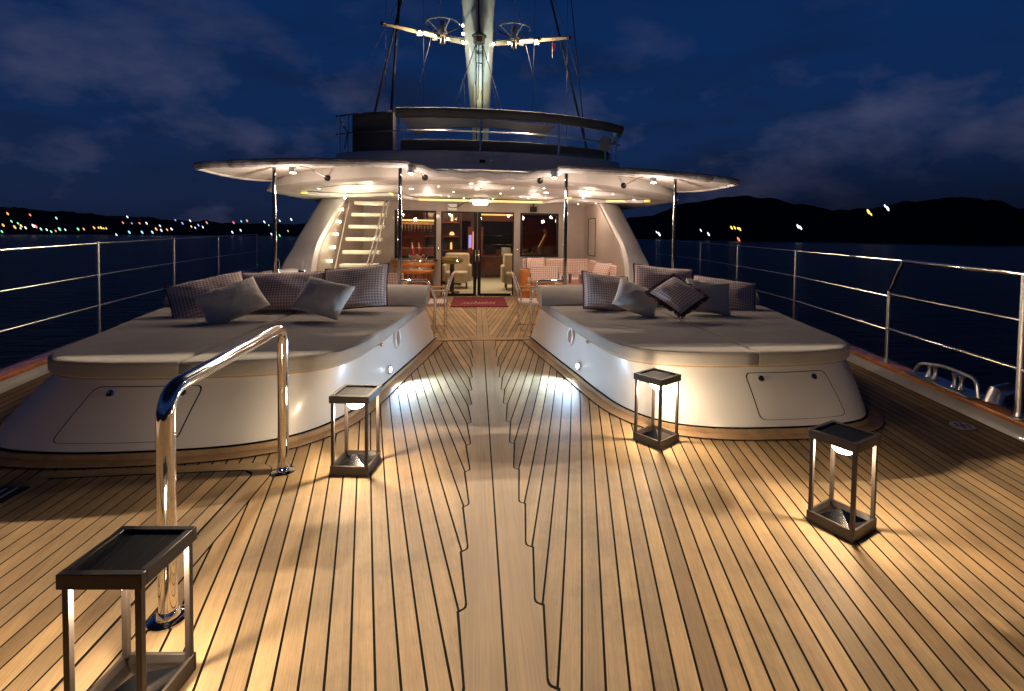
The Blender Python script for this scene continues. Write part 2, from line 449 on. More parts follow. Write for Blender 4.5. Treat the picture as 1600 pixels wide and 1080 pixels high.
# ------------------------------------------------------------------ guard rails
def cap_x(y): return EDGE+g(y)+.12
def rail_side(s_, stn, label):
    t = thing('guard_rail', label, 'guard rail', (s_*cap_x(stn[0][0]), stn[0][0], .12))
    for (y, zt, x) in stn:
        zb = .12
        q = MB(); q.tube([(s_*x, y, zb), (s_*x, y, zt)], .0175, 12); q.lathe([(.045, 0), (.045, .008), (.028, .014), (.022, .04)], (s_*x, y, zb), 14)
        q.lathe([(.0175, 0), (.02, .01), (.012, .024), (.002, .028)], (s_*x, y, zt-.004), 12)
        for fr in (.33, .66): q.lathe([(.021, -.018), (.021, .018)], (s_*x, y, zb+(zt-zb)*fr), 10)
        q.build('stanchion', 'rail', t)
    return t
stR = [(3.33, 1.24, 4.09), (5.0, 1.25, 4.44), (7.3, 1.29, 4.90), (9.6, 1.315, 5.19), (11.75, 1.34, 5.40), (14.8, 1.375, 5.40)]
stL = [(2.6, 1.23, 3.96), (4.8, 1.26, 4.48), (6.98, 1.295, 4.86), (9.2, 1.32, 5.2), (11.1, 1.345, 5.4), (13.3, 1.38, 5.55)]
grR = rail_side(1, stR[2:], 'stainless guard rail with thin wires along the right side, ending in a slanted tube gate')
grL = rail_side(-1, stL, 'stainless guard rail with three thin wires along the left side')
def line_pts(s_, stn, fr): return [V((s_*x, y, .12+(zt-.12)*fr)) for (y, zt, x) in stn]
for s_, stn, t in ((1, stR[1:], grR), (-1, stL, grL)):
    for fr in (.33, .66, 1.0):
        q = MB(); pts = line_pts(s_, stn, fr)
        if s_ == 1 and fr == 1.0: pts[0] = V((4.455, 4.83, 1.265))
        q.tube(pts, .0075 if fr < 1 or s_ > 0 else .010, 6); q.build('rail_wire', 'rail', t)
# right forward tube section
q = MB(); x1, y1 = 4.09, 3.33; x2, y2 = 4.44, 5.03; x0, y0 = 3.70, 1.9
q.tube([(x0, y0, 1.23), (x1, y1, 1.24), (4.455, 4.83, 1.265)], .021, 12); q.build('top_tube', 'chrome', grR)
q = MB(); q.tube([(4.455, 4.83, 1.265), (x2, y2-.05, .90)], .017, 10); q.build('slanted_tube', 'chrome', grR)
for fr in (.34, .68):
    q = MB(); q.tube([(x0, y0, .12+1.12*fr), (x1, y1, .12+1.12*fr), (x2, y2-.05, .12+1.13*fr)], .016, 10); q.build('middle_tube', 'chrome', grR)
for (x, y, zt, rr) in ((x1, y1, 1.24, .024), (x2, y2-.05, .92, .019), (x0, y0, 1.23, .024)):
    q = MB(); q.tube([(x, y, .12), (x, y, zt)], rr, 14); q.lathe([(.052, 0), (.052, .01), (.03, .016), (.026, .045)], (x, y, .12), 16); q.build('stanchion', 'rail', grR)
for (p, fr) in ((.35, 1.0), (.3, .66), (.27, .33)):
    a = V((4.45, 4.9, .12+1.14*fr)); b_ = V((4.90, 7.3, .12+1.17*fr)); c = a.lerp(b_, p); d = (b_-a).normalized()
    q = MB(); q.tube([c-d*.09, c-d*.05, c+d*.05, c+d*.09], .01, 8, rs=[.007, .014, .014, .007]); q.build('turnbuckle', 'chrome', grR)
# fairlead on the right cap rail
def fairlead():
    a = V((EDGE+g(3.75)+.12, 3.75, .12)); b_ = V((EDGE+g(4.55)+.12, 4.55, .12)); d = (b_-a).normalized()
    t = thing('fairlead', 'polished steel roller fairlead recessed in the right cap rail', 'fairlead', a)
    MB().bar(a+V((0, 0, .008)), b_+V((0, 0, .008)),   .22, .02).build('base_plate', 'steel', t, bevel=.004)
    q = MB(); pts = rounded([a+V((-.03, 0, .02)), a+d*.02+V((-.03, 0, .175)), a+d*.42+V((-.03, 0, .185)), b_-d*.08+V((-.03, 0, .13)), b_+V((-.03, 0, .02))], .1, 6)
    q.tube(pts, .016, 10); q.build('hoop', 'rail', t)
    for k in (.27, .37, .68, .78):
        c = a+d*.81*k; q = MB(); q.lathe([(.034, 0), (.02, .03), (.016, .07), (.02, .10), (.03, .125)], c+V((0, 0, .02)), 16); q.build('roller', 'rail', t)
    q = MB(); c = a-d*.10; q.tube([c+V((.04, 0, .0)), c+V((.06, 0, .08)), c+V((.2, 0, .1))], .075, 16); q.build('hawse_cover', 'steel', t)
fairlead()

# ------------------------------------------------------------------ left stainless handrail in the foreground
def handrail():
    t = thing('handrail', 'thick polished steel handrail standing on two flanged feet beside the left sunbed', 'handrail', (-1.275, 2.6, 0))
    q = MB(); q.tube(rounded([(-1.272, 2.03, 0), (-1.272, 2.03, .885), (-1.285, 3.22, .905), (-1.285, 3.22, 0)], .11, 10), .031, 24); q.build('tube', 'chrome', t)
    for y, x in ((2.03, -1.272), (3.22, -1.285)):
        q = MB(); q.lathe([(.068, 0), (.068, .007), (.058, .012), (.04, .015), (.036, .035), (.033, .04)], (x, y, .0), 28); fl = q.build('flange', 'chrome', t)
        for k in range(3): MB().lathe([(.009, 0), (.009, .003), (.004, .005)], (x+cos(k*2.1+.9)*.053, y+sin(k*2.1+.9)*.053, .011), 8).build('screw', 'black', fl)
handrail()

# ------------------------------------------------------------------ sunbeds
BOT = [(.66, 6.9), (.79, 6.0), (.92, 5.2), (1.02, 4.55), (1.13, 4.05), (1.34, 3.71), (1.68, 3.54), (2.2, 3.49), (2.75, 3.52), (3.12, 3.66), (3.33, 4.0), (3.5, 4.8), (3.75, 5.9), (3.93, 6.9)]
TOP = [(.79, 6.9), (.88, 6.0), (.955, 5.2), (1.02, 4.6), (1.09, 4.17), (1.24, 3.90), (1.6, 3.76), (2.24, 3.72), (2.72, 3.76), (3.02, 3.88), (3.19, 4.15), (3.36, 4.9), (3.6, 5.9), (3.78, 6.9)]
BOT_S = spline([V((x, y, .05)) for x, y in BOT], 6); TOP_S = spline([V((x, y, .455)) for x, y in TOP], 6)
def mir(p, s_): return V((p.x*s_, p.y, p.z))
def offset(pts, d):
    out = []
    for i, p in enumerate(pts):
        t = (pts[min(i+1, len(pts)-1)]-pts[max(i-1, 0)]).normalized(); out.append(p+V((-t.y, t.x, 0))*(-d))
    return out
def bodyY(X, z):
    v = (z-.05)/.405
    def at(c):
        for a, b_ in zip(c, c[1:]):
            if a.y < 4.05 and a.x <= X <= b_.x: k = (X-a.x)/(b_.x-a.x); return a.y+(b_.y-a.y)*k
        return 3.7
    # belly bulge
    return at(BOT_S)*(1-v)+at(TOP_S)*v
def side_pt(y, v):
    def at(c):
        for a, b_ in zip(c, c[1:]):
            if a.y >= y >= b_.y: k = (a.y-y)/(a.y-b_.y); return a.x+(b_.x-a.x)*k
        return 1.0
    xb, xt = at(BOT_S), at(TOP_S); return V((xb+(xt-xb)*v, y, .05+.405*v))
def inner_of(i): return True
def flat_ring(mb, outer, z, s_, th):
    a = [mir(V((p.x, p.y, z)), s_) for p in outer]; b_ = [p+V((0, 0, th)) for p in a]; mb.loft([a, b_])
def clip(poly, x, keep_less):
    out = []
    for a, b_ in zip(poly, poly[1:]+poly[:1]):
        ia = (a.x <= x) == keep_less; ib = (b_.x <= x) == keep_less
        if ia: out.append(a)
        if ia != ib: k = (x-a.x)/(b_.x-a.x); out.append(a.lerp(b_, k))
    return out
def poly_inset(P, d):
    n = len(P); out = []
    for i in range(n):
        a, b_, c = P[i-1], P[i], P[(i+1) % n]
        e1 = (b_-a).normalized(); e2 = (c-b_).normalized(); n1 = V((-e1.y, e1.x, 0)); n2 = V((-e2.y, e2.x, 0)); nn = (n1+n2)
        if nn.length < 1e-6: nn = n1
        nn.normalize(); k = 1/max(.5, nn.dot(n1)); out.append(b_+nn*d*k)
    return out
def area(P): return sum(a.x*b_.y-b_.x*a.y for a, b_ in zip(P, P[1:]+P[:1]))/2
def resample(P, step):
    out = []
    for a, b_ in zip(P, P[1:]+P[:1]):
        k = max(1, int((b_-a).length/step))
        for j in range(k): out.append(a.lerp(b_, j/k))
    return out
def slab(P, z0, z1, r):
    if area(P) < 0: P = P[::-1]
    P = [V((p.x, p.y, 0)) for p in P]
    P = resample(P, .12); cen_ = sum(P, V((0, 0, 0)))/len(P)
    rings = []
    for (d, z) in ((r*.8, z0), (r*.15, z0+r*.5), (0, z0+r*1.1), (0, z1-r*1.3), (r*.25, z1-r*.45), (r*.9, z1-r*.05), (r*1.8, z1+.004), (r*3.2, z1+.008)):
        rings.append([p+(cen_-p).normalized()*d+V((0, 0, z)) for p in P])
    mb = MB(); mb.loft(rings); return mb
def sunbed(s_, side):
    global BOT_S, TOP_S
    k_ = .16 if s_ < 0 else -.07
    BOT_S = spline([V((x+k_*max(0, min(1, (x-2.6)/.7)), y, .05)) for x, y in BOT], 6)
    t = thing('sunbed_base', f'white gelcoat sunbed base on the {side} side of the deck with a locker door', 'sunbed base', (s_*2.2, 4.8, 0))
    rings = []
    for k in range(9):
        v = k/8; bl = .018*sin(v*pi); rings.append([mir(a.lerp(b_, v)+V((0, -bl, 0)), s_) for a, b_ in zip(BOT_S, TOP_S)])
    MB().loft(rings).build('body', 'gel', t, sharp=45)
    q = MB(); po = offset(BOT_S, .022); flat_ring(q, po, 0, s_, .047); q.build('plinth', 'teak_plain', t)
    q = MB(); flat_ring(q, offset(BOT_S, .010), .047, s_, .009); q.build('base_seam', 'caulk', t)
    q = MB(); flat_ring(q, offset(TOP_S, .008), .456, s_, .014); q.build('top_trim', 'teak_plain', t)
    mg = MB(); flat_ring(mg, offset(BOT_S, .125), .006, s_, .0035); mg.build('margin_seam', 'caulk', t)
    mg = MB(); flat_ring(mg, offset(BOT_S, .119), .006, s_, .007); mg.build('margin_board', 'teak_x', t)
    # locker door as a thin panel that follows the curved front
    TL, TR, BR, BL = [(2.02, .415), (2.72, .415), (2.80, .105), (2.06, .105)]
    if s_ < 0: TL, TR, BR, BL = [(1.98, .415), (2.66, .415), (2.82, .105), (2.06, .105)]
    out = rounded([V((TL[0]+.3, TL[1], 0)), V((TL[0], TL[1], 0)), V((BL[0], BL[1], 0)), V((BR[0], BR[1], 0)), V((TR[0], TR[1], 0)), V((TL[0]+.31, TL[1], 0))], .05, 6)
    out = resample(out, .03); cen = sum(out, V((0, 0, 0)))/len(out)
    def surf(p, off): 
        v = (p.y-.05)/.405; return V((s_*p.x, bodyY(p.x, p.y)-.018*sin(max(0, min(1, v))*pi)-off, p.y))
    def panel(scale_add, off, name, m):
        q = MB(); L = []
        for kk in range(7):
            fr = 1-kk/6
            L.append([surf(cen+(p-cen)*((1+scale_add)*fr+.0001), off) for p in out])
        q.loft(L, capa=False, capb=True); return q.build(name, m, t, sharp=60)
    panel(.022, .0025, 'door_gap', 'caulk'); d_ = panel(0, .005, 'locker_door', 'gel')
    for fx in (.17, .84):
        x = TL[0]+(TR[0]-TL[0])*fx; z = .375
        c = surf(V((x, z, 0)), .006); q = MB(); q.lathe([(.026, 0), (.026, .006), (.02, .009)], c+V((0, .004, 0)), 18, axis=(0, -1, .3)); l_ = q.build('latch', 'chrome', d_)
        q = MB(); q.lathe([(.017, 0), (.015, .008), (.006, .009)], c+V((0, -.004, 0)), 14, axis=(0, -1, .3)); q.build('latch_button', 'black', l_)
    # speaker, courtesy light on the aisle side
    for (y, v, r, kind) in ((5.33, .83, .10, 's'), (5.0, .24, .036, 'l')):
        c = side_pt(y, v); a_ = side_pt(y+.1, v); b_ = side_pt(y, min(1, v+.2))
        nrm = (a_-c).cross(b_-c).normalized()
        if nrm.x > 0: nrm = -nrm
        nrm = V((nrm.x*s_, nrm.y, nrm.z)); c = mir(c, s_)+V((-.012*s_, -.012, 0))
        if kind == 's':
            q = MB(); q.lathe([(r, -.01), (r, .012), (r*.9, .02), (r*.8, .012)], c, 28, axis=nrm); sp = q.build('speaker', 'gel', t)
            q = MB(); q.lathe([(r*.78, .0), (r*.74, .014), (r*.4, .017), (r*.2, .014)], c, 24, axis=nrm); q.build('speaker_grille', 'rail', sp)
        else:
            q = MB(); q.lathe([(r*1.25, -.01), (r*1.25, .008), (r, .012)], c, 20, axis=nrm); sp = q.build('courtesy_light', 'chrome', t)
            q = MB(); q.lathe([(r*.8, .0), (r*.7, .016), (r*.3, .02)], c, 16, axis=nrm); q.build('lens', 'e_blue', sp)
            lamp('courtesy_beam', 'SPOT', c+nrm*.05, 85, (.42, .68, 1), .03, aim=c+nrm*.9+V((0, -.2, -.16)), angle=140, blend=.9)
    # small snap fittings under the cushion
    q = MB(); c = mir(side_pt(4.75, .98), s_); q.box(c+V((-.02*s_, 0, 0)), (.03, .07, .02)); q.build('clip', 'chrome', t, bevel=.003)
    # mattresses
    P = offset(TOP_S, .035); P = [p for p in P if p.y < 6.88]
    P = P+[V((P[-1].x, 6.86, 0)), V((P[0].x, 6.86, 0))]
    P = [mir(p, 1) for p in P]
    xs = 2.13
    a = clip(P, xs-.006, True); b_ = clip(P, xs+.006, False)
    for nm, Q in (('aisle', a), ('outboard', b_)):
        Q = [mir(p, s_) for p in Q]; q = slab(Q, .47, .578, .022)
        o = q.build('mattress', 'fabric', sharp=0)
        for p_ in o.data.polygons: p_.use_smooth = True
        Q3 = [V((p.x, p.y, 0)) for p in (Q if area(Q) > 0 else Q[::-1])]
        c3 = sum(Q3, V((0, 0, 0)))/len(Q3)
        q = MB(); q.tube([p+(c3-p).normalized()*.012+V((0, 0, .571)) for p in resample(Q3, .12)], .0045, 5, closed=True); q.build('piping', 'fabric2', o)
        for ysm in ((5.25,) if nm == 'aisle' else (5.25,)):
            xa = (side_pt(ysm, 1).x+.0) if nm == 'aisle' else xs+.03; xb = xs-.03 if nm == 'aisle' else 3.35
            q = MB(); q.tube([(s_*(xa+(xb-xa)*k/8), ysm+.006*sin(k*1.7), .583) for k in range(9)], .004, 5); q.build('seam', 'piping_grey', o)
        tag(o, f'taupe flat sunbed mattress, {"half beside the central aisle" if nm == "aisle" else "outer half next to the guard rail"} on the {side} sunbed', 'mattress', 'sunbed mattresses')
    # bolster
    x0, x1 = .72, 3.70
    sec = [(6.24, .582), (6.23, .60), (6.27, .68), (6.34, .755), (6.44, .80), (6.56, .815), (6.78, .80), (6.80, .60), (6.79, .582)]
    rings = []
    for k in range(25):
        x = x0+(x1-x0)*k/24; e = min(1, min(k, 24-k)/1.0); sc_ = .95+.05*e
        rings.append([V((s_*x, 6.55+(y-6.55)*sc_, .582+(z-.582)*sc_+.003*noise.noise(V((x*3, y*3, s_))))) for y, z in sec])
    o = MB().loft(rings).build('bolster', 'fabric2', sharp=55, bevel=.008)
    tag(o, f'long taupe wedge bolster across the back of the {side} sunbed', 'bolster')
sunbed(-1, 'left'); sunbed(1, 'right')

# ------------------------------------------------------------------ pillows
def pillow(label, w, h, t_, m, loc, yaw_, lean, rl, edge='piping', seed=0, name='pillow'):
    n = 22; mb = MB(); vs = []; idx = {}
    def pt(i, j, sgn):
        u = -1+2*i/n; v = -1+2*j/n
        px = u*(1-.045*(1-v*v)); pz = v*(1-.055*(1-u*u))
        e = max(0, (1-u**4))*max(0, (1-v**4)); th = t_/2*(e**.42)*(.55+.45*(1-(u*u+v*v)/2))
        nz = noise.noise(V((u*1.6+seed, v*1.6, sgn*.7)))*.16+noise.noise(V((u*4+seed*2, v*4, sgn)))*.05
        th *= 1+nz
        # stress folds toward the corners
        cr = abs(u*v)**2; th += .012*sin((u-v*(1 if u*v > 0 else -1))*16+seed)*cr*e
        sag = -.05*(1-u*u)*(v+1)*.3
        return V((px*w/2, sgn*th, pz*h/2+sag*h*.3))
    for sgn in (-1, 1):
        for i in range(n+1):
            for j in range(n+1):
                if sgn == 1 and (i in (0, n) or j in (0, n)): idx[(i, j, 1)] = idx[(i, j, -1)]; continue
                idx[(i, j, sgn)] = len(vs); vs.append(pt(i, j, sgn))
    fs = []
    for sgn in (-1, 1):
        for i in range(n):
            for j in range(n):
                q = (idx[(i, j, sgn)], idx[(i+1, j, sgn)], idx[(i+1, j+1, sgn)], idx[(i, j+1, sgn)]); fs.append(q if sgn < 0 else q[::-1])
    mb.add(vs, fs); o = mb.build(name, m, sharp=0)
    for p in o.data.polygons: p.use_smooth = True
    o.location = loc; o.rotation_euler = (Matrix.Rotation(yaw_, 4, 'Z') @ Matrix.Rotation(-lean-.14, 4, 'X') @ Matrix.Rotation(rl, 4, 'Y')).to_euler()
    tag(o, label, 'pillow')
    bd = [vs[idx[(i, 0, -1)]] for i in range(n)]+[vs[idx[(n, j, -1)]] for j in range(n)]+[vs[idx[(i, n, -1)]] for i in range(n, 0, -1)]+[vs[idx[(0, j, -1)]] for j in range(n, 0, -1)]
    if edge == 'piping':
        q = MB(); q.tube(bd, .009, 6, closed=True); c = q.build('piping', 'piping', o, world=False)
    elif edge == 'fringe':
        q = MB(); rnd = random.Random(seed)
        q.tube(bd, .012, 6, closed=True)
        for a, b_ in zip(bd, bd[1:]+bd[:1]):
            for k in range(5):
                p = a.lerp(b_, k/5); d = V((p.x, 0, p.z)); d = V((d.x/w, 0, d.z/h)).normalized()
                tt = (b_-a).normalized(); e = p+d*(.035+rnd.random()*.015)+V((0, rnd.uniform(-.02, .02), 0))+tt*rnd.uniform(-.01, .01)
                q.add([p-tt*.006, p+tt*.006, e+tt*.004, e-tt*.004, p+V((0, .006, 0))], [(0, 1, 2, 3), (0, 4, 2), (1, 4, 3)])
        q.build('fringe', 'fringe', o, world=False)
    return o
def pil(px, py, Y, *a, label, **k):
    p = on_y(px, py, Y); return pillow(label, *a[:4], p, *a[4:], **k)
# left sunbed: three checked behind, two plain in front
pil(328, 465, 5.75, .72, .50, .24, 'check', R(18), R(30), R(-16), label='brown checked pillow slumped at the outer end of the left sunbed', seed=1)
pil(441, 457, 6.0, .98, .52, .26, 'check', R(2), R(22), R(-1), label='wide brown checked pillow in the middle of the left sunbed', seed=2)
pil(556, 449, 5.95, .74, .53, .24, 'check', R(-8), R(20), R(-7), label='brown checked pillow with purple piping nearest the aisle on the left sunbed', seed=3)
pil(363, 471, 5.35, .56, .42, .18, 'plain', R(14), R(35), R(-27), edge='', label='plain grey pillow tilted on one corner at the outer side of the left sunbed', seed=4)
pil(505, 465, 5.35, .54, .41, .18, 'plain', R(-10), R(30), R(13), edge='', label='plain grey pillow on the aisle side of the left sunbed', seed=5)
# right sunbed
pil(947, 457, 5.95, .62, .50, .24, 'check', R(12), R(22), R(9), label='brown checked pillow nearest the aisle on the right sunbed', seed=6)
pil(1036, 443, 6.25, .80, .46, .22, 'check', R(-4), R(12), R(5), label='brown checked pillow standing highest at the back of the right sunbed', seed=7)
pil(1130, 461, 6.0, .80, .46, .24, 'check', R(-14), R(25), R(8), label='brown checked pillow at the outer end of the right sunbed next to the guard rail', seed=8)
pil(995, 467, 5.5, .50, .40, .17, 'plain', R(5), R(35), R(28), edge='', label='plain grey pillow turned on its corner, left of the fringed pillow', seed=9)
pil(1106, 464, 5.55, .52, .42, .17, 'plain', R(-8), R(20), R(6), edge='', label='plain grey pillow upright to the right of the fringed pillow on the right sunbed', seed=10)
pil(1058, 461, 5.25, .45, .45, .17, 'check', R(-6), R(46), R(50), edge='fringe', label='small checked pillow with a plum fringe set diamond-wise at the front of the right pile', seed=11)

# ------------------------------------------------------------------ lanterns
def make_lantern(label, loc, rz):
    t = thing('floor_lantern', label, 'lantern', (0, 0, 0), 'solar lanterns standing on the deck')
    W = .118; 
    q = MB(); T = .012; hb = .06
    for (cx, cy, dx, dy) in ((0, -W+T/2, 2*W, T), (0, W-T/2, 2*W, T), (-W+T/2, 0, T, 2*W-2*T), (W-T/2, 0, T, 2*W-2*T)): q.box((cx, cy, hb/2), (dx, dy, hb))
    q.box((0, 0, .012), (2*W-2*T-.002, 2*W-2*T-.002, .02)); q.build('base', 'bronze', t, bevel=.0015)
    for sx in (-1, 1):
        for sy in (-1, 1):
            MB().box((sx*(W-.014), sy*(W-.014), .26), (.018, .018, .41)).build('post', 'bronze', t, bevel=.001)
    q = MB(); h = .045; z = .495; W2 = .122; T = .022
    for (cx, cy, dx, dy) in ((0, -W2+T/2, 2*W2, T), (0, W2-T/2, 2*W2, T), (-W2+T/2, 0, T, 2*W2-2*T), (W2-T/2, 0, T, 2*W2-2*T)): q.box((cx, cy, z-h/2), (dx, dy, h))
    q.box((0, 0, z-h+.004), (2*W2-2*T, 2*W2-2*T, .006)); q.build('top_frame', 'bronze', t, bevel=.002)
    MB().box((0, 0, z-.012), (2*W2-2*T-.004, 2*W2-2*T-.004, .006)).build('solar_panel', 'solar', t)
    q = MB(); w_ = W2-T+.002
    for (cx, cy, dx, dy) in ((0, -w_, 2*w_, .005), (0, w_, 2*w_, .005), (-w_, 0, .005, 2*w_-.01), (w_, 0, .005, 2*w_-.01)): q.box((cx, cy, z-.006), (dx, dy, .006))
    q.build('panel_trim', 'steel', t)
    q = MB()
    for k in range(1, 4): q.box((-w_+2*w_*k/4, 0, z-.0085), (.0012, 2*w_-.02, .0012))
    q.build('panel_line', 'bronze', t)
    q = MB(); q.lathe([(.056, 0), (.056, -.03), (.052, -.045), (.04, -.058), (.02, -.066), (.006, -.068)], (0, 0, z-h-.001), 24); q.build('lamp_lens', 'e_lantern', t)
    q = MB(); w = W-.014; q.add([(-w, -w, .03), (w, -w, .03), (w, w, .03), (-w, w, .03), (0, 0, .085)], [(0, 1, 4), (1, 2, 4), (2, 3, 4), (3, 0, 4), (0, 3, 2, 1)]); q.build('reflector', 'mirror', t, sharp=5)
    t.location = loc; t.rotation_euler = (0, 0, rz); return t
lan = make_lantern('dark bronze floor lantern beside the left sunbed, left of the central aisle', (-.855, 3.24, 0), R(-8))
spots = [((1.19, 3.47, 0), R(-55), 'dark bronze floor lantern standing against the front corner of the right sunbed'),
         ((1.79, 2.34, 0), R(24+0), 'bronze floor lantern standing alone on open planking at the right'),
         ((-1.175, 1.68, 0), R(-6), 'large-looking bronze floor lantern closest to the camera, cut off by the lower left edge')]
lans = [lan]
spots[1] = ((1.795, 2.335, 0), math.atan2(2.161-2.359, 1.733-1.64), spots[1][2])
spots[0] = ((1.205, 3.46, 0), math.atan2(3.297-3.495, 1.159-1.026), spots[0][2])
for loc, rz, lb in spots: lans.append(dup(lan, loc, rz, lb))
for l_ in lans:
    lamp('lantern_light', 'POINT', V(l_.location)+V((0, 0, .345)), 12.5, (1, .80, .55), .035)

# ------------------------------------------------------------------ awning
def roof_front(x): return 7.62+.85*(1-math.sqrt(max(0, 1-min(1, (abs(x)/3.4))**3.2)))
def roof_z(x): return 2.29-.0165*x*x
def roof_h(x): return .165+.095*max(0, min(1, (abs(x)-.75)/.5))
def edge_curve(s_):
    return [(0, 7.45, 2.36), (.35, 7.42, 2.352), (.75, 7.25, 2.36), (1.0, 7.04, 2.395), (1.16, 6.98, 2.405), (1.7, 6.93, 2.395), (2.3, 6.88, 2.375), (2.78, 6.84, 2.345), (3.15, 6.76, 2.31), (3.42, 6.68, 2.275), (3.55, 6.68, 2.25)]
ec = edge_curve(1)
half_e = spline([V(p) for p in ec], 6)
front = [V((-p.x, p.y, p.z)) for p in half_e[::-1]][:-1]+half_e
back = []
for p in front:
    x = p.x*(3.28/3.55); yb = roof_front(x)+.08; back.append(V((x, yb, roof_z(x)+roof_h(x)-.01-.10*(abs(x)/3.3)**4)))
aw = thing('awning', 'cream canvas awning with a grey rolled edge stretched forward of the roof', 'awning', (0, 7, 2.4))
q = MB(); rings = []
for k in range(7):
    t_ = k/6; rr = []
    for i, (a, b_) in enumerate(zip(front, back)):
        p = a.lerp(b_, t_); sag = -.03*sin(pi*t_)*(1 if abs(p.x) > 1.2 else .5); rr.append(p+V((0, 0, sag)))
    rings.append(rr)
top = [[p+V((0, 0, .008)) for p in r__] for r__ in rings]
q.loft(rings, closed=False, capa=False, capb=False); q.loft(top, closed=False, capa=False, capb=False)
q.build('canvas', 'canvas', aw, sharp=0)
q = MB(); pts = []
for i, p in enumerate(front):
    sc_ = .028*abs(sin(p.x*7.5+.4)) if abs(p.x) < 1.05 else 0
    pts.append(p+V((0, -.01, .012-sc_)))
tip = [V((3.57, 6.75, 2.235)), V((3.52, 7.2, 2.2)), V((3.42, 7.8, 2.17)), V((3.3, 8.3, 2.16))]
q.tube(pts, .045, 10, rs=[.056+.010*noise.noise(V((p.x*7, 0, 0))) if abs(p.x) < 3.2 else .045 for p in pts], sq=(.7, 1)); q.build('rolled_edge', 'edge', aw, sharp=0)
for s_ in (-1, 1):
    q = MB(); pp = [mir(front[-1].lerp(back[-1], k/5)+V((.04*sin(pi*k/5), 0, -.03*sin(pi*k/5))), s_) for k in range(6)]; q.tube(spline(pp, 4), .022, 8); q.build('side_hem', 'canvas', aw, sharp=0)
    q = MB(); rr = spline(pp, 4); q.tube([p+V((-.1*s_, 0, .02)) for p in rr], .004, 5); q.build('lacing', 'chair_wood', aw)
for (x, nm) in ((-2.77, 'outer one behind the left sunbed'), (-1.15, 'inner one behind the left sunbed, joined to a handrail'), (1.15, 'inner one behind the right sunbed, joined to a handrail'), (2.77, 'outer one behind the right sunbed')):
    t = thing('awning_pole', 'polished steel awning pole, '+nm, 'pole', (x, 7.03, 0), 'awning poles')
    zt = 2.40 if abs(x) < 2 else 2.35
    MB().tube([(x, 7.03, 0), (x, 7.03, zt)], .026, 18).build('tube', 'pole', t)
    MB().lathe([(.06, 0), (.06, .01), (.035, .02), (.03, .05)], (x, 7.03, 0), 18).build('foot', 'chrome', t)
# aisle handrails joined to the inner poles
for s_, nm in ((-1, 'left'), (1, 'right')):
    t = thing('aisle_handrail', f'bent steel handrail at the cockpit entrance, {nm} of the aisle', 'handrail', (s_*.68, 7.12, 0))
    q = MB(); q.tube(rounded([(s_*1.15, 7.05, .825), (s_*.78, 7.1, .825), (s_*.675, 7.14, .56), (s_*.69, 7.14, 0)], .06, 6), .021, 14); q.build('tube', 'chrome', t)
    MB().lathe([(.05, 0), (.05, .008), (.03, .014), (.026, .03)], (s_*.69, 7.14, .013), 16).build('flange', 'chrome', t)

# ------------------------------------------------------------------ deckhouse: roof, walls, wings
dh = thing('deckhouse', 'white and taupe yacht deckhouse with curved roof, glass doors and sloping side wings', 'deckhouse', (0, 11.9, 0))
q = MB(); rings = []; NX = 56
for i in range(NX+1):
    x = -3.4+6.8*i/NX; x = 3.4*sin((i/NX-.5)*pi)*1.0
    yf = roof_front(x*.999); zb = roof_z(x); e = math.sqrt(max(.02, 1-(abs(x)/3.42)**6)); e = max(e, .25)
    rings.append([V((x, 13.2, zb)), V((x, yf+.14, zb)), V((x, yf+.05, zb+.012)), V((x, yf, zb+.05*e)), V((x, yf+.02, zb+roof_h(x)*.6*e)), V((x, yf+.06, zb+roof_h(x)*.92*e)), V((x, yf+.2, zb+(roof_h(x)+.02)*e)), V((x, 13.2, zb+.22*e))])
roof = q.loft(rings).build('roof', 'roof', dh, sharp=40)
# thin trim line on ceiling and downlights
dl = [(-2.6, 8.35, .022), (-2.0, 8.2, .03), (-1.35, 8.3, .022), (-.75, 8.55, .02), (-.2, 8.0, .032), (.5, 8.55, .02), (1.0, 8.3, .022), (1.6, 8.25, .022), (2.2, 8.35, .022), (2.75, 8.9, .022),
      (-1.25, 9.0, .045), (-.1, 9.0, .045), (1.15, 9.1, .045), (-2.4, 9.2, .022), (-.55, 9.7, .02), (.35, 9.8, .02), (1.95, 9.6, .022),
      (-1.0, 10.3, .022), (-.85, 10.6, .018), (-.7, 10.9, .018), (.8, 10.4, .022), (1.0, 10.8, .02), (1.3, 10.2, .02), (2.45, 10.6, .022), (-.4, 11.4, .02), (.25, 11.4, .02), (1.45, 11.3, .02), (2.2, 11.3, .02)]
for x, y, r in dl:
    z = roof_z(x); q = MB(); q.lathe([(r*1.35, 0), (r*1.35, -.008), (r, -.012)], (x, y, z-.001), 16); d_ = q.build('downlight', 'chrome', roof)
    MB().lathe([(r*.95, 0), (r*.85, -.006), (r*.3, -.01)], (x, y, z-.010), 14).build('lens', 'e_down' if r > .04 else 'e_small', d_)
for (x, y) in ((-1.9, 8.7), (0, 8.8), (1.9, 8.7), (-1.1, 10.6), (1.1, 10.6), (-2.2, 10.2), (2.1, 10.2)):
    lamp('ceiling_light', 'POINT', (x, y, roof_z(x)-.36), 10.5, (1, .78, .62), .05)
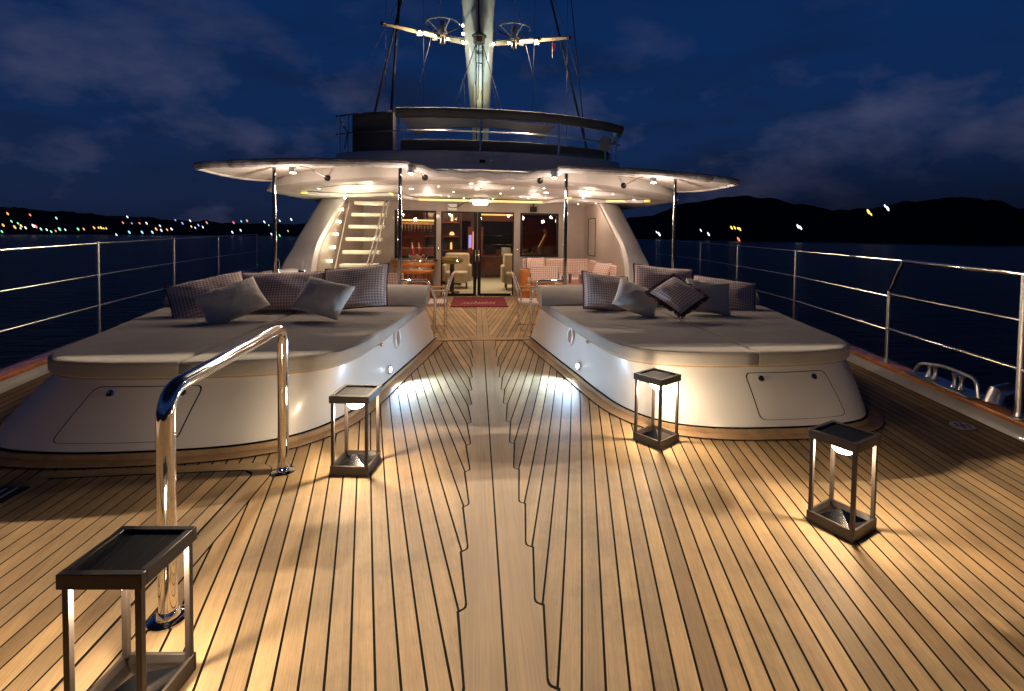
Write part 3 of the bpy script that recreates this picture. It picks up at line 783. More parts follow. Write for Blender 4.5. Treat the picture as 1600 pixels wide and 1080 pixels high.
# cove molding: warm yellow strips inside pale frame
def strip3(pts, w, m, name, dz=0.0, th=.012, par=roof):
    q = MB()
    for a, b_ in zip(pts, pts[1:]):
        A = V((a[0], a[1], roof_z(a[0])-dz)); B = V((b_[0], b_[1], roof_z(b_[0])-dz)); q.bar(A, B, w, th)
    return q.build(name, m, par)
cove = [(-2.95, 8.75), (-2.45, 9.7), (-1.75, 9.8), (-1.45, 11.55), (1.45, 11.55), (1.75, 9.8), (2.45, 9.7), (2.95, 8.75)]
strip3(cove, .16, 'roof', 'cove_frame', .035, .05)
strip3([(x*.985, y-.12) for x, y in cove[2:6]], .03, 'e_cove', 'cove_light', .03, .035)
for s_ in (-1, 1): strip3([(s_*2.95, 8.68), (s_*2.45, 9.62)], .09, 'e_cove', 'cove_light', .03, .03)
strip3([(-3.1, 8.55), (-2.2, 8.12), (0, 7.98), (2.2, 8.12), (3.1, 8.55)], .012, 'edge', 'ceiling_seam', .001, .006)
# rear wall with openings
YW = 11.9
wl = MB()
def wall_box(x0, x1, z0, z1, y0=YW, d=.12): wl.box(((x0+x1)/2, y0+d/2, (z0+z1)/2), (x1-x0, d, z1-z0))
zt = 2.32
wall_box(-2.75, -1.98, 0, zt); wall_box(-1.98, -1.04, 0, .89); wall_box(-1.98, -1.04, 2.0, zt); wall_box(-1.04, -.93, 0, zt)
wall_box(-.93, .78, 2.0, zt); wall_box(.78, .93, 0, zt); wall_box(.93, 1.85, 0, .95); wall_box(.93, 1.85, 1.99, zt); wall_box(1.85, 2.62, 0, zt)
wl.build('rear_wall', 'taupe', dh, sharp=30)
for (x0, x1, z0, z1) in ((-1.98, -1.04, .89, 2.0), (.93, 1.85, .95, 1.99)):
    q = MB(); w = .05; yc = YW-.012
    for (cx, cz, dx, dz) in (((x0+x1)/2, z0+w/2, x1-x0, w), ((x0+x1)/2, z1-w/2, x1-x0, w), (x0+w/2, (z0+z1)/2, w, z1-z0-2*w), (x1-w/2, (z0+z1)/2, w, z1-z0-2*w)): q.box((cx, yc, cz), (dx, .05, dz))
    wf = q.build('window_frame', 'black', dh, bevel=.004)
    MB().box(((x0+x1)/2, YW+.01, (z0+z1)/2), (x1-x0-2*w, .008, z1-z0-2*w)).build('window_glass', 'glass' if x0 < 0 else 'glass_dark', wf)
# sliding glass doors
for (x0, x1) in ((-.93, -.095), (-.075, .78)):
    q = MB(); w = .028 if x0 < -.5 else .028; yc = YW+.05
    inner_w = .078
    xl = w if x0 < -.5 else inner_w; xr = inner_w if x0 < -.5 else w
    q.box((x0+xl/2, yc, 1.0), (xl, .04, 1.98)); q.box((x1-xr/2, yc, 1.0), (xr, .04, 1.98))
    q.box(((x0+x1)/2, yc, 1.975), (x1-x0-xl-xr, .038, .03)); q.box(((x0+x1)/2, yc, .03), (x1-x0-xl-xr, .038, .05))
    d_ = q.build('sliding_door', 'black', dh, bevel=.003)
    MB().box(((x0+xl+x1-xr)/2, yc, 1.0), (x1-x0-xl-xr, .008, 1.9)).build('door_glass', 'glass', d_)
    hx = x1-.03 if x0 < -.5 else x0+.03
    MB().tube(rounded([(hx, yc-.02, .80), (hx, yc-.07, .82), (hx, yc-.07, 1.08), (hx, yc-.02, 1.10)], .02, 4), .011, 8).build('door_handle', 'chrome', d_)
for x in (-.985, .855):
    MB().lathe([(.022, 0), (.018, .015), (.006, .02)], (x, YW-.001, 1.12), 12, axis=(0, -1, 0)).build('door_switch', 'chrome', dh)
MB().box((1.03, YW-.008, .84), (.085, .014, .085)).build('wall_socket', 'socket', dh, bevel=.003)
# side walls and raking wings
for s_, nm in ((-1, 'l'), (1, 'r')):
    prof = [(12.02, 0), (8.35, 0), (8.38, .62), (8.5, 1.02), (8.74, 1.30), (10.45, 2.2), (12.02, 2.2)]
    q = MB(); xi, xo = (2.72, 3.34) if s_ < 0 else (2.52, 3.08)
    edge_r = .05
    P = rounded([V((0, y, z)) for y, z in prof], .14, 5)
    ringA = [V((s_*(xi+.0), p.y+(.05 if i > 0 else 0), p.z)) for i, p in enumerate(P)]
    ringB = [V((s_*(xi+.03), p.y, p.z)) for p in P]
    flare = lambda p: .08*max(0, 1-p.z/1.0)**1.5-.12*max(0, min(1.2, p.z-1.0))
    aft = lambda p: .42*math.exp(-((p.z-1.25)/.38)**2) if p.y < 11 else 0
    ringC = [V((s_*(xo-.08+flare(p)), p.y+.03+aft(p), p.z)) for p in P]
    ringD = [V((s_*(xo+flare(p)), p.y+.22+aft(p), p.z)) for p in P]
    q.loft([ringA, ringB, ringC, ringD]); q.build('side_wing', 'roof', dh, sharp=50)
    # inner lining slightly proud
    Q = [V((s_*(xi-.004), p.y+.16, p.z-.0)) for p in P if True]
    Q2 = [V((s_*(xi-.03), p.y+.19, p.z)) for p in P]
    q = MB(); q.loft([Q, Q2]); q.build('side_panel', 'taupe', dh, sharp=30)
    if s_ > 0:
        q = MB(); x = xi-.034; a = on_y(919, 348, 11.0)
        pts = rounded([(x, 11.45, 1.2), (x, 11.45, 1.86), (x, 10.75, 1.86), (x, 10.75, 1.02), (x, 11.45, 1.02), (x, 11.45, 1.21)], .05, 4)
        q.tube(pts, .008, 6); q.build('locker_outline', 'caulk', dh)
# lamp over the doors, extra box with a cable, camera box
t = thing('door_lamp', 'round glowing ceiling lamp in a steel ring above the glass doors', 'ceiling lamp', (-.03, 11.3, 2.2))
MB().lathe([(.19, 0), (.19, -.05), (.17, -.06)], (-.03, 11.3, 2.285), 28).build('ring', 'chrome', t)
MB().lathe([(.165, 0), (.17, -.10), (.15, -.125), (.05, -.13)], (-.03, 11.3, 2.25), 28).build('shade', 'e_heater', t)
for sx in (-1, 1): MB().tube([(-.03+sx*.19, 11.3, 2.25), (-.03+sx*.235, 11.28, 2.22), (-.03+sx*.235, 11.27, 2.18)], .012, 8).build('bracket', 'chrome', t)
t = thing('junction_box', 'small white box with a loose dark cable above the left glass door', 'wall box', (-.67, 11.85, 2.1))
MB().box((-.67, 11.83, 2.09), (.21, .10, .15)).build('casing', 'white', t, bevel=.008)
MB().tube(spline([V(p) for p in ((-.77, 11.78, 2.12), (-.70, 11.74, 2.07), (-.55, 11.72, 2.09), (-.42, 11.6, 2.17), (-.3, 11.45, 2.2))], 6), .008, 6).build('cable', 'black', t)
t = thing('camera_box', 'small black projector box under the ceiling above the right window', 'projector', (1.22, 11.7, 2.1))
MB().box((1.22, 11.72, 2.07), (.15, .14, .13)).build('casing', 'black', t, bevel=.01)
MB().tube([(1.22, 11.72, 2.13), (1.22, 11.72, 2.26)], .015, 8).build('bracket', 'black', t)
MB().lathe([(.035, 0), (.03, .02)], (1.22, 11.65, 2.06), 12, axis=(0, -1, 0)).build('lens', 'glass_dark', t)
# awning spotlights on brackets
for k, (x, dx, nm) in enumerate(((-2.52, .22, 'outer left'), (-1.0, .12, 'inner left'), (.97, -.12, 'inner right'), (2.42, -.22, 'outer right'))):
    y = 6.98; z = roof_z(x)+(.11 if abs(x) > 2 else .055)
    t = thing('awning_spotlight', f'small lit steel spotlight on a bracket under the awning, {nm} of four', 'spotlight', (x, y, z), 'awning spotlights')
    xb = x+dx; yb = roof_front(xb)
    q = MB(); q.tube([(xb, yb+.01, z-.02), (xb*.7+x*.3, y+.12, z+.05), (x, y, z+.055)], .009, 8); q.build('bracket', 'steel', t)
    q = MB(); q.lathe([(.045, 0), (.045, .03), (.03, .05)], (xb, yb+.02, z-.02), 16, axis=(0, -1, 0)); q.build('mount', 'black', t)
    q = MB(); q.lathe([(.03, .065), (.042, .05), (.045, -.035), (.04, -.04)], (x, y, z), 20); q.build('housing', 'steel', t)
    q = MB(); q.lathe([(.036, -.037), (.03, -.046), (.01, -.05)], (x, y, z), 16); q.build('lens', 'e_flood', t)
    lamp('awning_beam', 'POINT', (x, y-.12, z-.24), 22, (1, .78, .62), .04)

# ------------------------------------------------------------------ stairs on the left
st = thing('open_stairs', 'open-riser staircase with lit pale treads climbing to the upper deck on the left', 'staircase', (-2.2, 9.6, 0))
for k in range(0, 9):
    z = .165+.236*k; y = 8.85+.185*k; x0, x1 = -2.56+.008*k, -1.88
    MB().box(((x0+x1)/2, y, z), (x1-x0, .24, .07)).build('tread', 'tread', st, bevel=.012)
    if k > 2:
        q = MB(); q.lathe([(.022, 0), (.02, .012), (.008, .016)], (-2.66, y-.16, z+.09), 14, axis=(1, -.4, 0)); q.build('step_light', 'e_stair', st)
q = MB(); q.bar((-2.62, 8.75, .06), (-2.62, 10.45, 2.14), .02, .06); q.build('stringer', 'taupe', st)
for dx in (0, .07):
    q = MB(); q.tube([(-1.93+dx, 8.72, .95), (-1.93+dx, 8.95, 1.1), (-1.88+dx, 10.35, 2.28)], .016, 10); q.build('stair_handrail', 'chrome', st)
q = MB(); q.tube([(-1.9, 8.75, .0), (-1.9, 8.72, .95)], .016, 10); q.build('handrail_post', 'chrome', st)
lamp('stair_glow', 'POINT', (-2.42, 9.0, 1.35), 8, (1, .95, .66), .05); lamp('stair_glow', 'POINT', (-2.40, 9.4, 1.85), 8, (1, .92, .6), .05)

# ------------------------------------------------------------------ cockpit furniture
t = thing('door_mat', 'red doormat with faded cursive lettering in front of the glass doors', 'doormat', (-.03, 10.8, 0))
MB().box((-.035, 10.8, .016), (1.15, 1.45, .016)).build('pile', 'red', t, bevel=.004)
q = MB(); rnd = random.Random(4); x = -.36; pts = []
for k in range(40):
    pts.append(V((-.36+.017*k, 10.48+.07*sin(k*1.35)+(.12 if k in (14, 15, 27) else 0)+.003*k, .0265)))
q.tube(spline(pts, 4), .011, 4); q.tube([V((-.42, 10.40, .0265)), V((-.1, 10.43, .0265)), V((.3, 10.40, .0265))], .006, 4); q.build('lettering', 'matwrite', t)

def chair(label, loc, rz):
    """folding director chair, faces local -Y"""
    t = thing('director_chair', label, 'chair', (0, 0, 0), 'director chairs in the cockpit')
    w, d = .27, .24
    for s_ in (-1, 1):
        q = MB(); q.tube([(s_*w, -d, 0), (s_*w, -d, .62)], .011, 8); q.build('leg', 'chrome', t)
        q = MB(); q.tube([(s_*w, d, 0), (s_*w, d, .62), (s_*w, d+.09, .86)], .011, 8); q.build('leg', 'chrome', t)
        q = MB(); q.tube([(s_*w, -d, .03), (s_*w, d, .03)], .009, 6); q.build('foot_bar', 'chair_wood', t)
        q = MB(); q.box((s_*w, 0, .635), (.05, 2*d+.08, .022)); q.build('armrest', 'chair_wood', t, bevel=.006)
        q = MB(); q.tube([(s_*w, -d, .05), (-s_*w, -d+.0, .40)], .009, 6); q.build('cross_brace', 'chair_wood', t)
    q = MB(); q.box((0, 0, .43), (2*w-.03, 2*d, .05)); q.build('seat', 'check_seat', t, bevel=.015)
    q = MB(); q.add([(-w, d+.01, .60), (w, d+.01, .60), (w, d+.10, .88), (-w, d+.10, .88), (-w, d+.03, .59), (w, d+.03, .59), (w, d+.12, .88), (-w, d+.12, .88)], [(0, 1, 2, 3), (4, 7, 6, 5), (0, 4, 5, 1), (3, 2, 6, 7), (0, 3, 7, 4), (1, 5, 6, 2)]); q.build('backrest', 'check_pink', t)
    t.location = loc; t.rotation_euler = (0, 0, rz); return t
c0 = chair('pink checked director chair on the left of the aisle side, back to the aisle', (-.80, 7.62, .012), R(-90))
dup(c0, (.80, 7.68, .012), R(90), 'pink checked director chair on the right of the aisle side, back to the aisle')
dup(c0, (-1.42, 8.05, 0), R(172), 'pink checked director chair behind the left bolster, seen only as a strip of backrest')
dup(c0, (1.18, 9.2, 0), R(-4), 'pink checked director chair behind the right bolster, in front of the sofa')
def table(s_, nm):
    t = thing('cockpit_table', f'varnished table behind the {nm} sunbed', 'table', (s_*1.75, 8.35, 0))
    MB().box((s_*1.72, 8.5, .66), (1.0, .7, .035)).build('table_top', 'varnish', t, bevel=.012)
    MB().lathe([(.2, 0), (.19, .02), (.05, .05), (.045, .62), (.12, .64)], (s_*1.72, 8.5, 0), 20).build('pedestal', 'chrome', t)
table(-1, 'left'); table(1, 'right')
for k, (x, y, h, r, kind, nm) in enumerate(((1.37, 8.3, .12, .05, 'bowl', 'stemless smoky tumbler at the left end of the glasses row'), (1.47, 8.3, .155, .032, 'tall', 'tall narrow smoky glass left of the awning pole'), (1.68, 8.25, .14, .045, 'tall', 'wide smoky glass just right of the awning pole'), (1.80, 8.3, .10, .035, 'amber', 'glowing amber candle glass on the right table'), (1.90, 8.25, .13, .042, 'bowl', 'smoky tumbler next to the checked pillow'))):
    prof = [(r*.55, 0), (r*.9, h*.5), (r, h)] if kind != 'tall' else [(r*.75, 0), (r*.85, h*.5), (r, h)]
    o = MB().lathe(prof, (x, y, .678), 16).build('drinking_glass' if kind != 'amber' else 'candle_glass', 'amber' if kind == 'amber' else 'tumbler')
    tag(o, nm, 'glass' if kind != 'amber' else 'candle')
# sofa on the right
t = thing('corner_sofa', 'pink checked corner sofa with varnished frame under the right window', 'sofa', (1.75, 11.2, 0))
MB().box((1.75, 11.1, .24), (1.55, .85, .38)).build('base', 'varnish', t, bevel=.06)
MB().box((1.75, 11.0, .49), (1.5, .7, .14)).build('seat', 'check_seat', t, bevel=.05)
MB().box((1.75, 11.5, .70), (1.6, .16, .46)).build('backrest', 'check_pink', t, bevel=.06)
MB().box((2.35, 10.0, .48), (.40, 2.0, .16)).build('seat', 'check_seat', t, bevel=.05)
MB().box((2.49, 10.1, .72), (.12, 2.2, .42)).build('backrest', 'check_pink', t, bevel=.05)
MB().lathe([(.13, .1), (.16, .3), (.13, .42), (.16, .55), (.13, .72), (.09, .74)], (.98, 10.9, 0), 20).build('rounded_end', 'varnish', t)
for (x, y, z, nm, sd) in ((1.25, 11.32, .80, 'pink checked scatter cushion leaning on the sofa back below the wall socket', 20), (2.33, 9.5, .80, 'pink checked scatter cushion on the sofa arm behind the right bolster', 21)):
    pillow(nm, .46, .34, .14, 'check_pink', (x, y, z), R(10 if x < 2 else -60), R(15), 0, seed=sd, name='sofa_cushion')
# white flowers bunch on right table
t = thing('flower_bunch', 'small bunch of white flowers in a glass on the right table', 'flowers', (1.72, 8.55, .678))
MB().lathe([(.04, 0), (.05, .09), (.035, .13)], (1.72, 8.55, .678), 14).build('vase', 'tumbler', t)
rnd = random.Random(3)
for k in range(9):
    a = rnd.random()*6.28; rr = rnd.uniform(.01, .1); c = V((1.72+cos(a)*rr, 8.55+sin(a)*rr, .678+.22+rnd.uniform(-.05, .06)))
    q = MB()
    for j in range(7):
        b_ = j*2*pi/7; d = V((cos(b_), sin(b_), .3)).normalized(); sd = V((-sin(b_), cos(b_), 0))
        q.add([c, c+d*.02+sd*.011, c+d*.034, c+d*.02-sd*.011], [(0, 1, 2, 3)])
    q.tube([c, c.lerp(V((1.72, 8.55, .74)), .95)], .002, 4); q.build('flower', 'white', t)
# bar on the left
t = thing('bar_counter', 'round fronted bar counter with steel top and varnished wood below the left window', 'bar', (-1.5, 11.3, 0))
def arc(r, z, x0=-1.52, y0=11.75, sq=.62): return [V((x0-r, y0+.1, z))]+[V((x0+r*cos(a), y0+r*sq*sin(a), z)) for a in [pi+pi*i/24 for i in range(25)]]+[V((x0+r, y0+.1, z))]
MB().loft([arc(.42, 0), arc(.42, .55)]).build('body', 'redwood', t, sharp=40)
MB().loft([arc(.44, .55), arc(.47, .60), arc(.44, .66)]).build('lower_rail', 'varnish', t, sharp=40)
MB().loft([arc(.46, .66), arc(.46, .70)]).build('steel_band', 'chrome', t, sharp=40)
MB().loft([arc(.45, .70), arc(.49, .76), arc(.45, .84)]).build('upper_rail', 'varnish', t, sharp=40)
MB().loft([arc(.53, .84), arc(.53, .875)]).build('counter_top', 'chrome', t, sharp=40)
q = MB()
for i in range(13):
    a = pi+pi*(i+.5)/13; q.tube([(-1.52+.435*cos(a), 11.75+.435*.62*sin(a), .35), (-1.52+.435*cos(a), 11.75+.435*.62*sin(a), .55)], .008, 6)
q.build('fluting', 'chrome', t)
t = thing('ice_bucket', 'low steel ice tub on the bar counter holding bottles', 'ice bucket', (-1.42, 11.6, .875))
MB().lathe([(.18, 0), (.22, .04), (.24, .1), (.225, .1), (.2, .05)], (-1.42, 11.62, .876), 28).build('tub', 'chrome', t)
for (x, lb, tx) in ((-1.50, 'champagne bottle with pink foil leaning left in the ice tub', -.16), (-1.36, 'champagne bottle with pink foil, right one of the pair in the ice tub', -.13)):
    t = thing('bottle', lb, 'bottle', (x, 11.6, .9), 'champagne bottles'); ax = V((tx, -.1, 1)).normalized(); c0_ = V((x, 11.6, .9))
    MB().lathe([(.045, 0), (.046, .16), (.04, .2), (.022, .25)], c0_, 18, axis=ax).build('glass_body', 'redglass', t)
    MB().lathe([(.03, .235), (.018, .29), (.017, .35), (.019, .36)], c0_, 16, axis=ax).build('foil_neck', 'foil', t)
# steel chain hooks on the deckhouse shoulder
for (px, py) in ((433, 411), (472, 412)):
    p = on_y(px, py, 7.6); t = thing('padeye', 'small steel loop fitting at the foot of the left wing, ' + ('left one' if px < 450 else 'right one'), 'deck fitting', p)
    q = MB(); q.tube([p+V((-.03, 0, -.08)), p+V((-.028, 0, .02)), p+V((0, 0, .05)), p+V((.028, 0, .02)), p+V((.03, 0, -.08))], .007, 8); q.build('loop', 'chrome', t)
    q = MB(); q.lathe([(.06, -.13), (.05, -.1), (.02, -.08)], p, 14); q.build('base', 'chrome', t)
for s_ in (-1, 1):
    # low moulded shoulder between sunbed and wing
    rings = []
    for k in range(7):
        y = 7.0+k*.24; rings.append([V((s_*(2.75+.0*k), y, 0)), V((s_*2.78, y, .80-.02*k)), V((s_*2.95, y, .90)), V((s_*3.35, y, .86)), V((s_*3.6, y, .6)), V((s_*3.75, y, 0))])
    q = MB(); q.loft(rings); o = q.build('side_locker', 'gel', sharp=50, bevel=.05); tag(o, f'white moulded locker between the {"left" if s_ < 0 else "right"} sunbed and the deckhouse wing', 'locker')

# ------------------------------------------------------------------ saloon interior
sal = thing('saloon', 'warmly lit red wood saloon seen through the glass doors', 'saloon', (0, 14, 0))
MB().box((0, 14.6, -.03), (5.2, 5.2, .06)).build('carpet', 'carpet', sal)
MB().box((0, 14.6, 2.38), (5.2, 5.2, .06)).build('ceiling', 'roof', sal)
MB().box((-2.65, 14.6, 1.15), (.08, 5.2, 2.4)).build('side_wall', 'redwood', sal); MB().box((2.65, 14.6, 1.15), (.08, 5.2, 2.4)).build('side_wall', 'darkwood', sal)
MB().box((0, 17.2, 1.15), (5.2, .08, 2.4)).build('back_wall', 'redwood', sal)
for (x0, x1, z0, z1) in ((.0, 1.15, .95, 1.9), (-.6, -.3, .95, 1.9)):
    f_ = MB().box(((x0+x1)/2, 17.13, (z0+z1)/2), (x1-x0, .04, z1-z0)).build('saloon_window', 'black', sal)
MB().box((.55, 17.05, 2.12), (1.2, .05, .05)).build('cornice_light', 'e_win', sal)
MB().box((.55, 16.6, 1.12), (1.3, .04, .03)).build('shelf_rail', 'chrome', sal); MB().box((.5, 16.6, 1.42), (1.3, .03, .02)).build('shelf_rail', 'chrome', sal)
lamp('saloon_light', 'AREA', (0, 14.2, 2.33), 75, (1, .78, .52), aim=(0, 14.2, 0), size=(2.5, 2.5))
t = thing('display_cabinet', 'dark wood cabinet with lamp-lit shelves behind the left glass door', 'cabinet', (-.85, 14.6, 0))
q = MB(); x0, x1, y0, y1 = -1.55, -.55, 14.3, 14.7
q.box(((x0+x1)/2, y1, 1.1), (x1-x0, .04, 2.2)); q.box((x0, (y0+y1)/2, 1.1), (.05, y1-y0, 2.2)); q.box((x1, (y0+y1)/2, 1.1), (.05, y1-y0, 2.2))
q.build('carcass', 'darkwood', t)
for z in (.5, .98, 1.38, 1.78): MB().box(((x0+x1)/2, (y0+y1)/2-.01, z), (x1-x0-.05, y1-y0-.04, .03)).build('shelf', 'redwood', t)
for (x, z, lb) in ((-.80, 1.80, 'tapered amber lamp on the top shelf of the dark cabinet'), (-.80, 1.40, 'squat amber lamp on the middle shelf of the dark cabinet'), (-.82, 1.0, 'amber lamp on the lowest lit shelf of the dark cabinet')):
    tt = thing('shelf_lamp', lb, 'lamp', (x, 14.45, z)); w = .035 if z != 1.40 else .07
    MB().lathe([(w, 0), (w*.9, .12), (w*.6, .2)] if z != 1.40 else [(w, 0), (w, .05), (w*.5, .1)], (x, 14.45, z+.02), 14).build('shade', 'e_lamp', tt)
    MB().lathe([(.03, 0), (.03, .02)], (x, 14.45, z), 12).build('base', 'black', tt)
t = thing('bar_stool', 'bar stool with yellow-green leather seat just inside the left door', 'stool', (-.66, 12.75, 0))
MB().lathe([(.1, .0), (.24, .02), (.28, .1), (.24, .17), (.05, .18)], (-.70, 12.6, .72), 24).build('seat', 'olive', t)
MB().lathe([(.055, 0), (.055, .74)], (-.70, 12.6, .02), 14).build('post', 'darkwood', t); MB().lathe([(.2, 0), (.18, .03), (.06, .05)], (-.70, 12.6, .0), 20).build('foot', 'chrome', t)
for (x, y, rz, lb) in ((-.62, 13.7, 0, 'cream tub armchair behind the yellow-green stool'), (.95, 13.4, 0, 'cream tub armchair just inside the right door')):
    t = thing('armchair', lb, 'armchair', (x, y, 0))
    MB().box((x, y, .3), (.6, .6, .3)).build('seat', 'cream', t, bevel=.05); MB().box((x, y+.3, .58), (.66, .14, .72)).build('backrest', 'cream', t, bevel=.06)
    for sx in (-1, 1): MB().box((x+sx*.34, y, .42), (.1, .66, .44)).build('armrest', 'cream', t, bevel=.04)
    for sx in (-1, 1):
        for sy in (-1, 1): MB().lathe([(.015, 0), (.025, .16)], (x+sx*.26, y+sy*.26, 0), 8).build('leg', 'darkwood', t)
t = thing('picture_screen', 'small panel glowing orange and blue on the saloon back wall', 'screen', (-.3, 16.4, 1.2))
a = on_y(738, 376, 16.4)
MB().box(a+V((.1, .05, 0)), (.5, .04, .9)).build('frame', 'redwood', t)
MB().box(a+V((.07, 0, .0)), (.13, .03, .58)).build('orange_panel', 'e_orange', t); MB().box(a+V((-.07, 0, -.03)), (.1, .03, .42)).build('blue_panel', 'e_screen', t)
t = thing('saloon_desk', 'dark desk with equipment under the saloon window', 'desk', (.6, 16.2, 0))
MB().box((.6, 16.3, .74), (1.5, .5, .05)).build('desk_top', 'darkwood', t, bevel=.01)
for sx in (-1, 1): MB().box((.6+sx*.7, 16.3, .36), (.06, .46, .7)).build('side_panel', 'darkwood', t)
MB().box((.35, 16.3, .95), (.4, .04, .28)).build('monitor', 'black', t, bevel=.01); MB().box((.85, 16.3, .92), (.3, .3, .22)).build('equipment_box', 'steel', t, bevel=.01)
t = thing('potted_plant', 'small green potted plant inside the right window', 'plant', (1.25, 12.7, .9))
MB().lathe([(.06, 0), (.08, .12)], (1.25, 12.7, .9), 14).build('pot', 'cream', t)
q = MB(); rnd = random.Random(9)
for k in range(26):
    a = rnd.random()*6.28; d = V((cos(a), sin(a), rnd.uniform(.5, 1.6))).normalized(); sd = d.cross(V((0, 0, 1))).normalized(); c = V((1.25, 12.7, 1.0)); l = rnd.uniform(.12, .24)
    q.add([c, c+d*l*.6+sd*.025, c+d*l, c+d*l*.6-sd*.025], [(0, 1, 2, 3)])
q.build('leaves', mat('leaf_green', (.06, .13, .04), .5), t)
t = thing('side_cabinet', 'dark side cabinet under the right window inside the saloon', 'cabinet', (1.5, 12.8, 0))
MB().box((1.55, 12.8, .45), (1.0, .4, .88)).build('body', 'darkwood', t, bevel=.01)
t = thing('window_reflection_shape', 'curved brass shape standing in for a bright horn-like reflection in the right window', 'reflection stand-in', (1.62, 12.75, .9))  # brass shape added in place of a bright reflection on the window glass
MB().tube(spline([V(p) for p in ((1.56, 12.75, .92), (1.50, 12.75, 1.1), (1.6, 12.75, 1.3), (1.68, 12.75, 1.5), (1.62, 12.75, 1.62))], 6), .05, 12, rs=None).build('body', mat('brass', (.8, .5, .2), .25, metal=1), t)
MB().cyl((1.56, 12.75, .905), .08, .03).build('foot', 'black', t)
# back bar seen through left window
t = thing('back_bar', 'lit back bar with rows of hanging glasses behind the left window', 'back bar', (-1.5, 12.8, 0))
MB().box((-1.7, 13.1, .55), (1.1, .4, 1.1)).build('cabinet', 'redwood', t, bevel=.01)
MB().box((-1.7, 13.2, 1.72), (1.1, .3, .06)).build('glass_rack', 'chair_wood', t)
q = MB()
for i in range(12): q.lathe([(.02, 0), (.03, -.05), (.022, -.1), (.004, -.11), (.004, -.17), (.025, -.175)][::-1], (-2.15+.08*i, 13.1, 1.69), 8)
q.build('hanging_glasses', 'steel', t)
MB().box((-1.7, 13.3, 1.8), (1.0, .02, .04)).build('strip_light', 'e_win', t)
lamp('back_bar_light', 'POINT', (-1.6, 12.6, 2.1), 14, (1, .6, .35), .1)

# ------------------------------------------------------------------ flybridge
fb = thing('flybridge', 'upper deck coaming in shadow above the awning', 'upper deck', (0, 9.2, 2.5))
def fy(x): return 8.85+.8*(abs(x)/2.7)**2.4
xs_ = [-2.68+5.36*i/40 for i in range(41)]
q = MB(); rings = []
for x in xs_: rings.append([V((x, fy(x)+.05, 2.42)), V((x, fy(x)-.04, 2.5)), V((x, fy(x), 2.86)), V((x, fy(x)+.04, 2.93)), V((x, fy(x)+.12, 2.94)), V((x, fy(x)+.16, 2.45))])
q.loft(rings); q.build('coaming', 'gel_skylit', fb, sharp=50)
MB().box((0, 10.9, 2.47), (5.2, 2.6, .05)).build('upper_floor', 'roof', fb)
for x in (-.25, .28): MB().box((x, fy(x)-.03, 2.80), (.34, .03, .09)).build('vent', 'steel', fb, bevel=.01)
MB().box((-.02, fy(0)-.05, 2.745), (.1, .05, .05)).build('fitting', 'black', fb, bevel=.006)
rl = thing('flybridge_rail', 'curved steel railing around the front of the upper deck', 'railing', (0, 8.95, 2.94))
for (z, r) in ((3.60, .016), (3.27, .014)):
    pts = [V((x, fy(x)+.03, z)) for x in xs_]; MB().tube(pts, r, 8).build('rail', 'steel', rl)
for x in (-2.62, -2.45, -1.48, -.06, 1.36, 2.48, 2.6):
    MB().tube([(x, fy(x)+.03, 2.92), (x, fy(x)+.03, 3.60)], .018, 10).build('post', 'chrome', rl)
MB().tube([(-2.62, fy(2.62)+.05, 3.55), (-2.45, fy(2.45), 3.28), (-2.5, fy(2.45), 2.98)], .016, 8).build('brace', 'chrome', rl)
o = MB(); pts = [V((x, fy(x)+.05, 3.585)) for x in [-1.52+4.2*i/30 for i in range(31)]]; o.tube(pts+[V((2.72, fy(2.7)+.35, 3.55)), V((2.72, fy(2.7)+.7, 3.5))], .088, 14)
tag(o.build('padded_roll', 'roll', sharp=50), 'long charcoal padded roll wrapped on the upper deck railing', 'padded roll')
o = MB(); pts = [V((x, fy(x)+.4, 3.06)) for x in [-1.45+3.9*i/30 for i in range(31)]]; o.tube(pts, .13, 12)
tag(o.build('seat_back', 'roll', sharp=50), 'low dark seat back behind the upper deck railing', 'seat back')
q = MB(); rings = []
for i in range(9):
    x = -2.38+.78*i/8; rings.append([V((x, fy(x)+.12, 2.94)), V((x, fy(x)+.12, 3.62+.02*sin(i))), V((x, fy(x)+.2, 3.66)), V((x, fy(x)+.55, 3.62)), V((x, fy(x)+.55, 2.94))])
q.loft(rings); o = q.build('covered_console', mat('navy_cloth', (.07, .075, .09), .85, bs=.3), sharp=40, bevel=.02); tag(o, 'dark cloth-covered console at the left end of the upper deck', 'console')
t = thing('deck_speaker', 'round beige loudspeaker at the right end of the upper deck railing', 'loudspeaker', (2.35, 9.6, 3.3))
MB().lathe([(.06, -.1), (.14, 0), (.14, .03), (.12, .04)], (2.38, 9.62, 3.28), 20, axis=(-.6, -1, .1)).build('horn', 'cream', t)
MB().tube([(2.4, 9.7, 2.94), (2.4, 9.7, 3.22)], .02, 8).build('stand', 'steel', t)
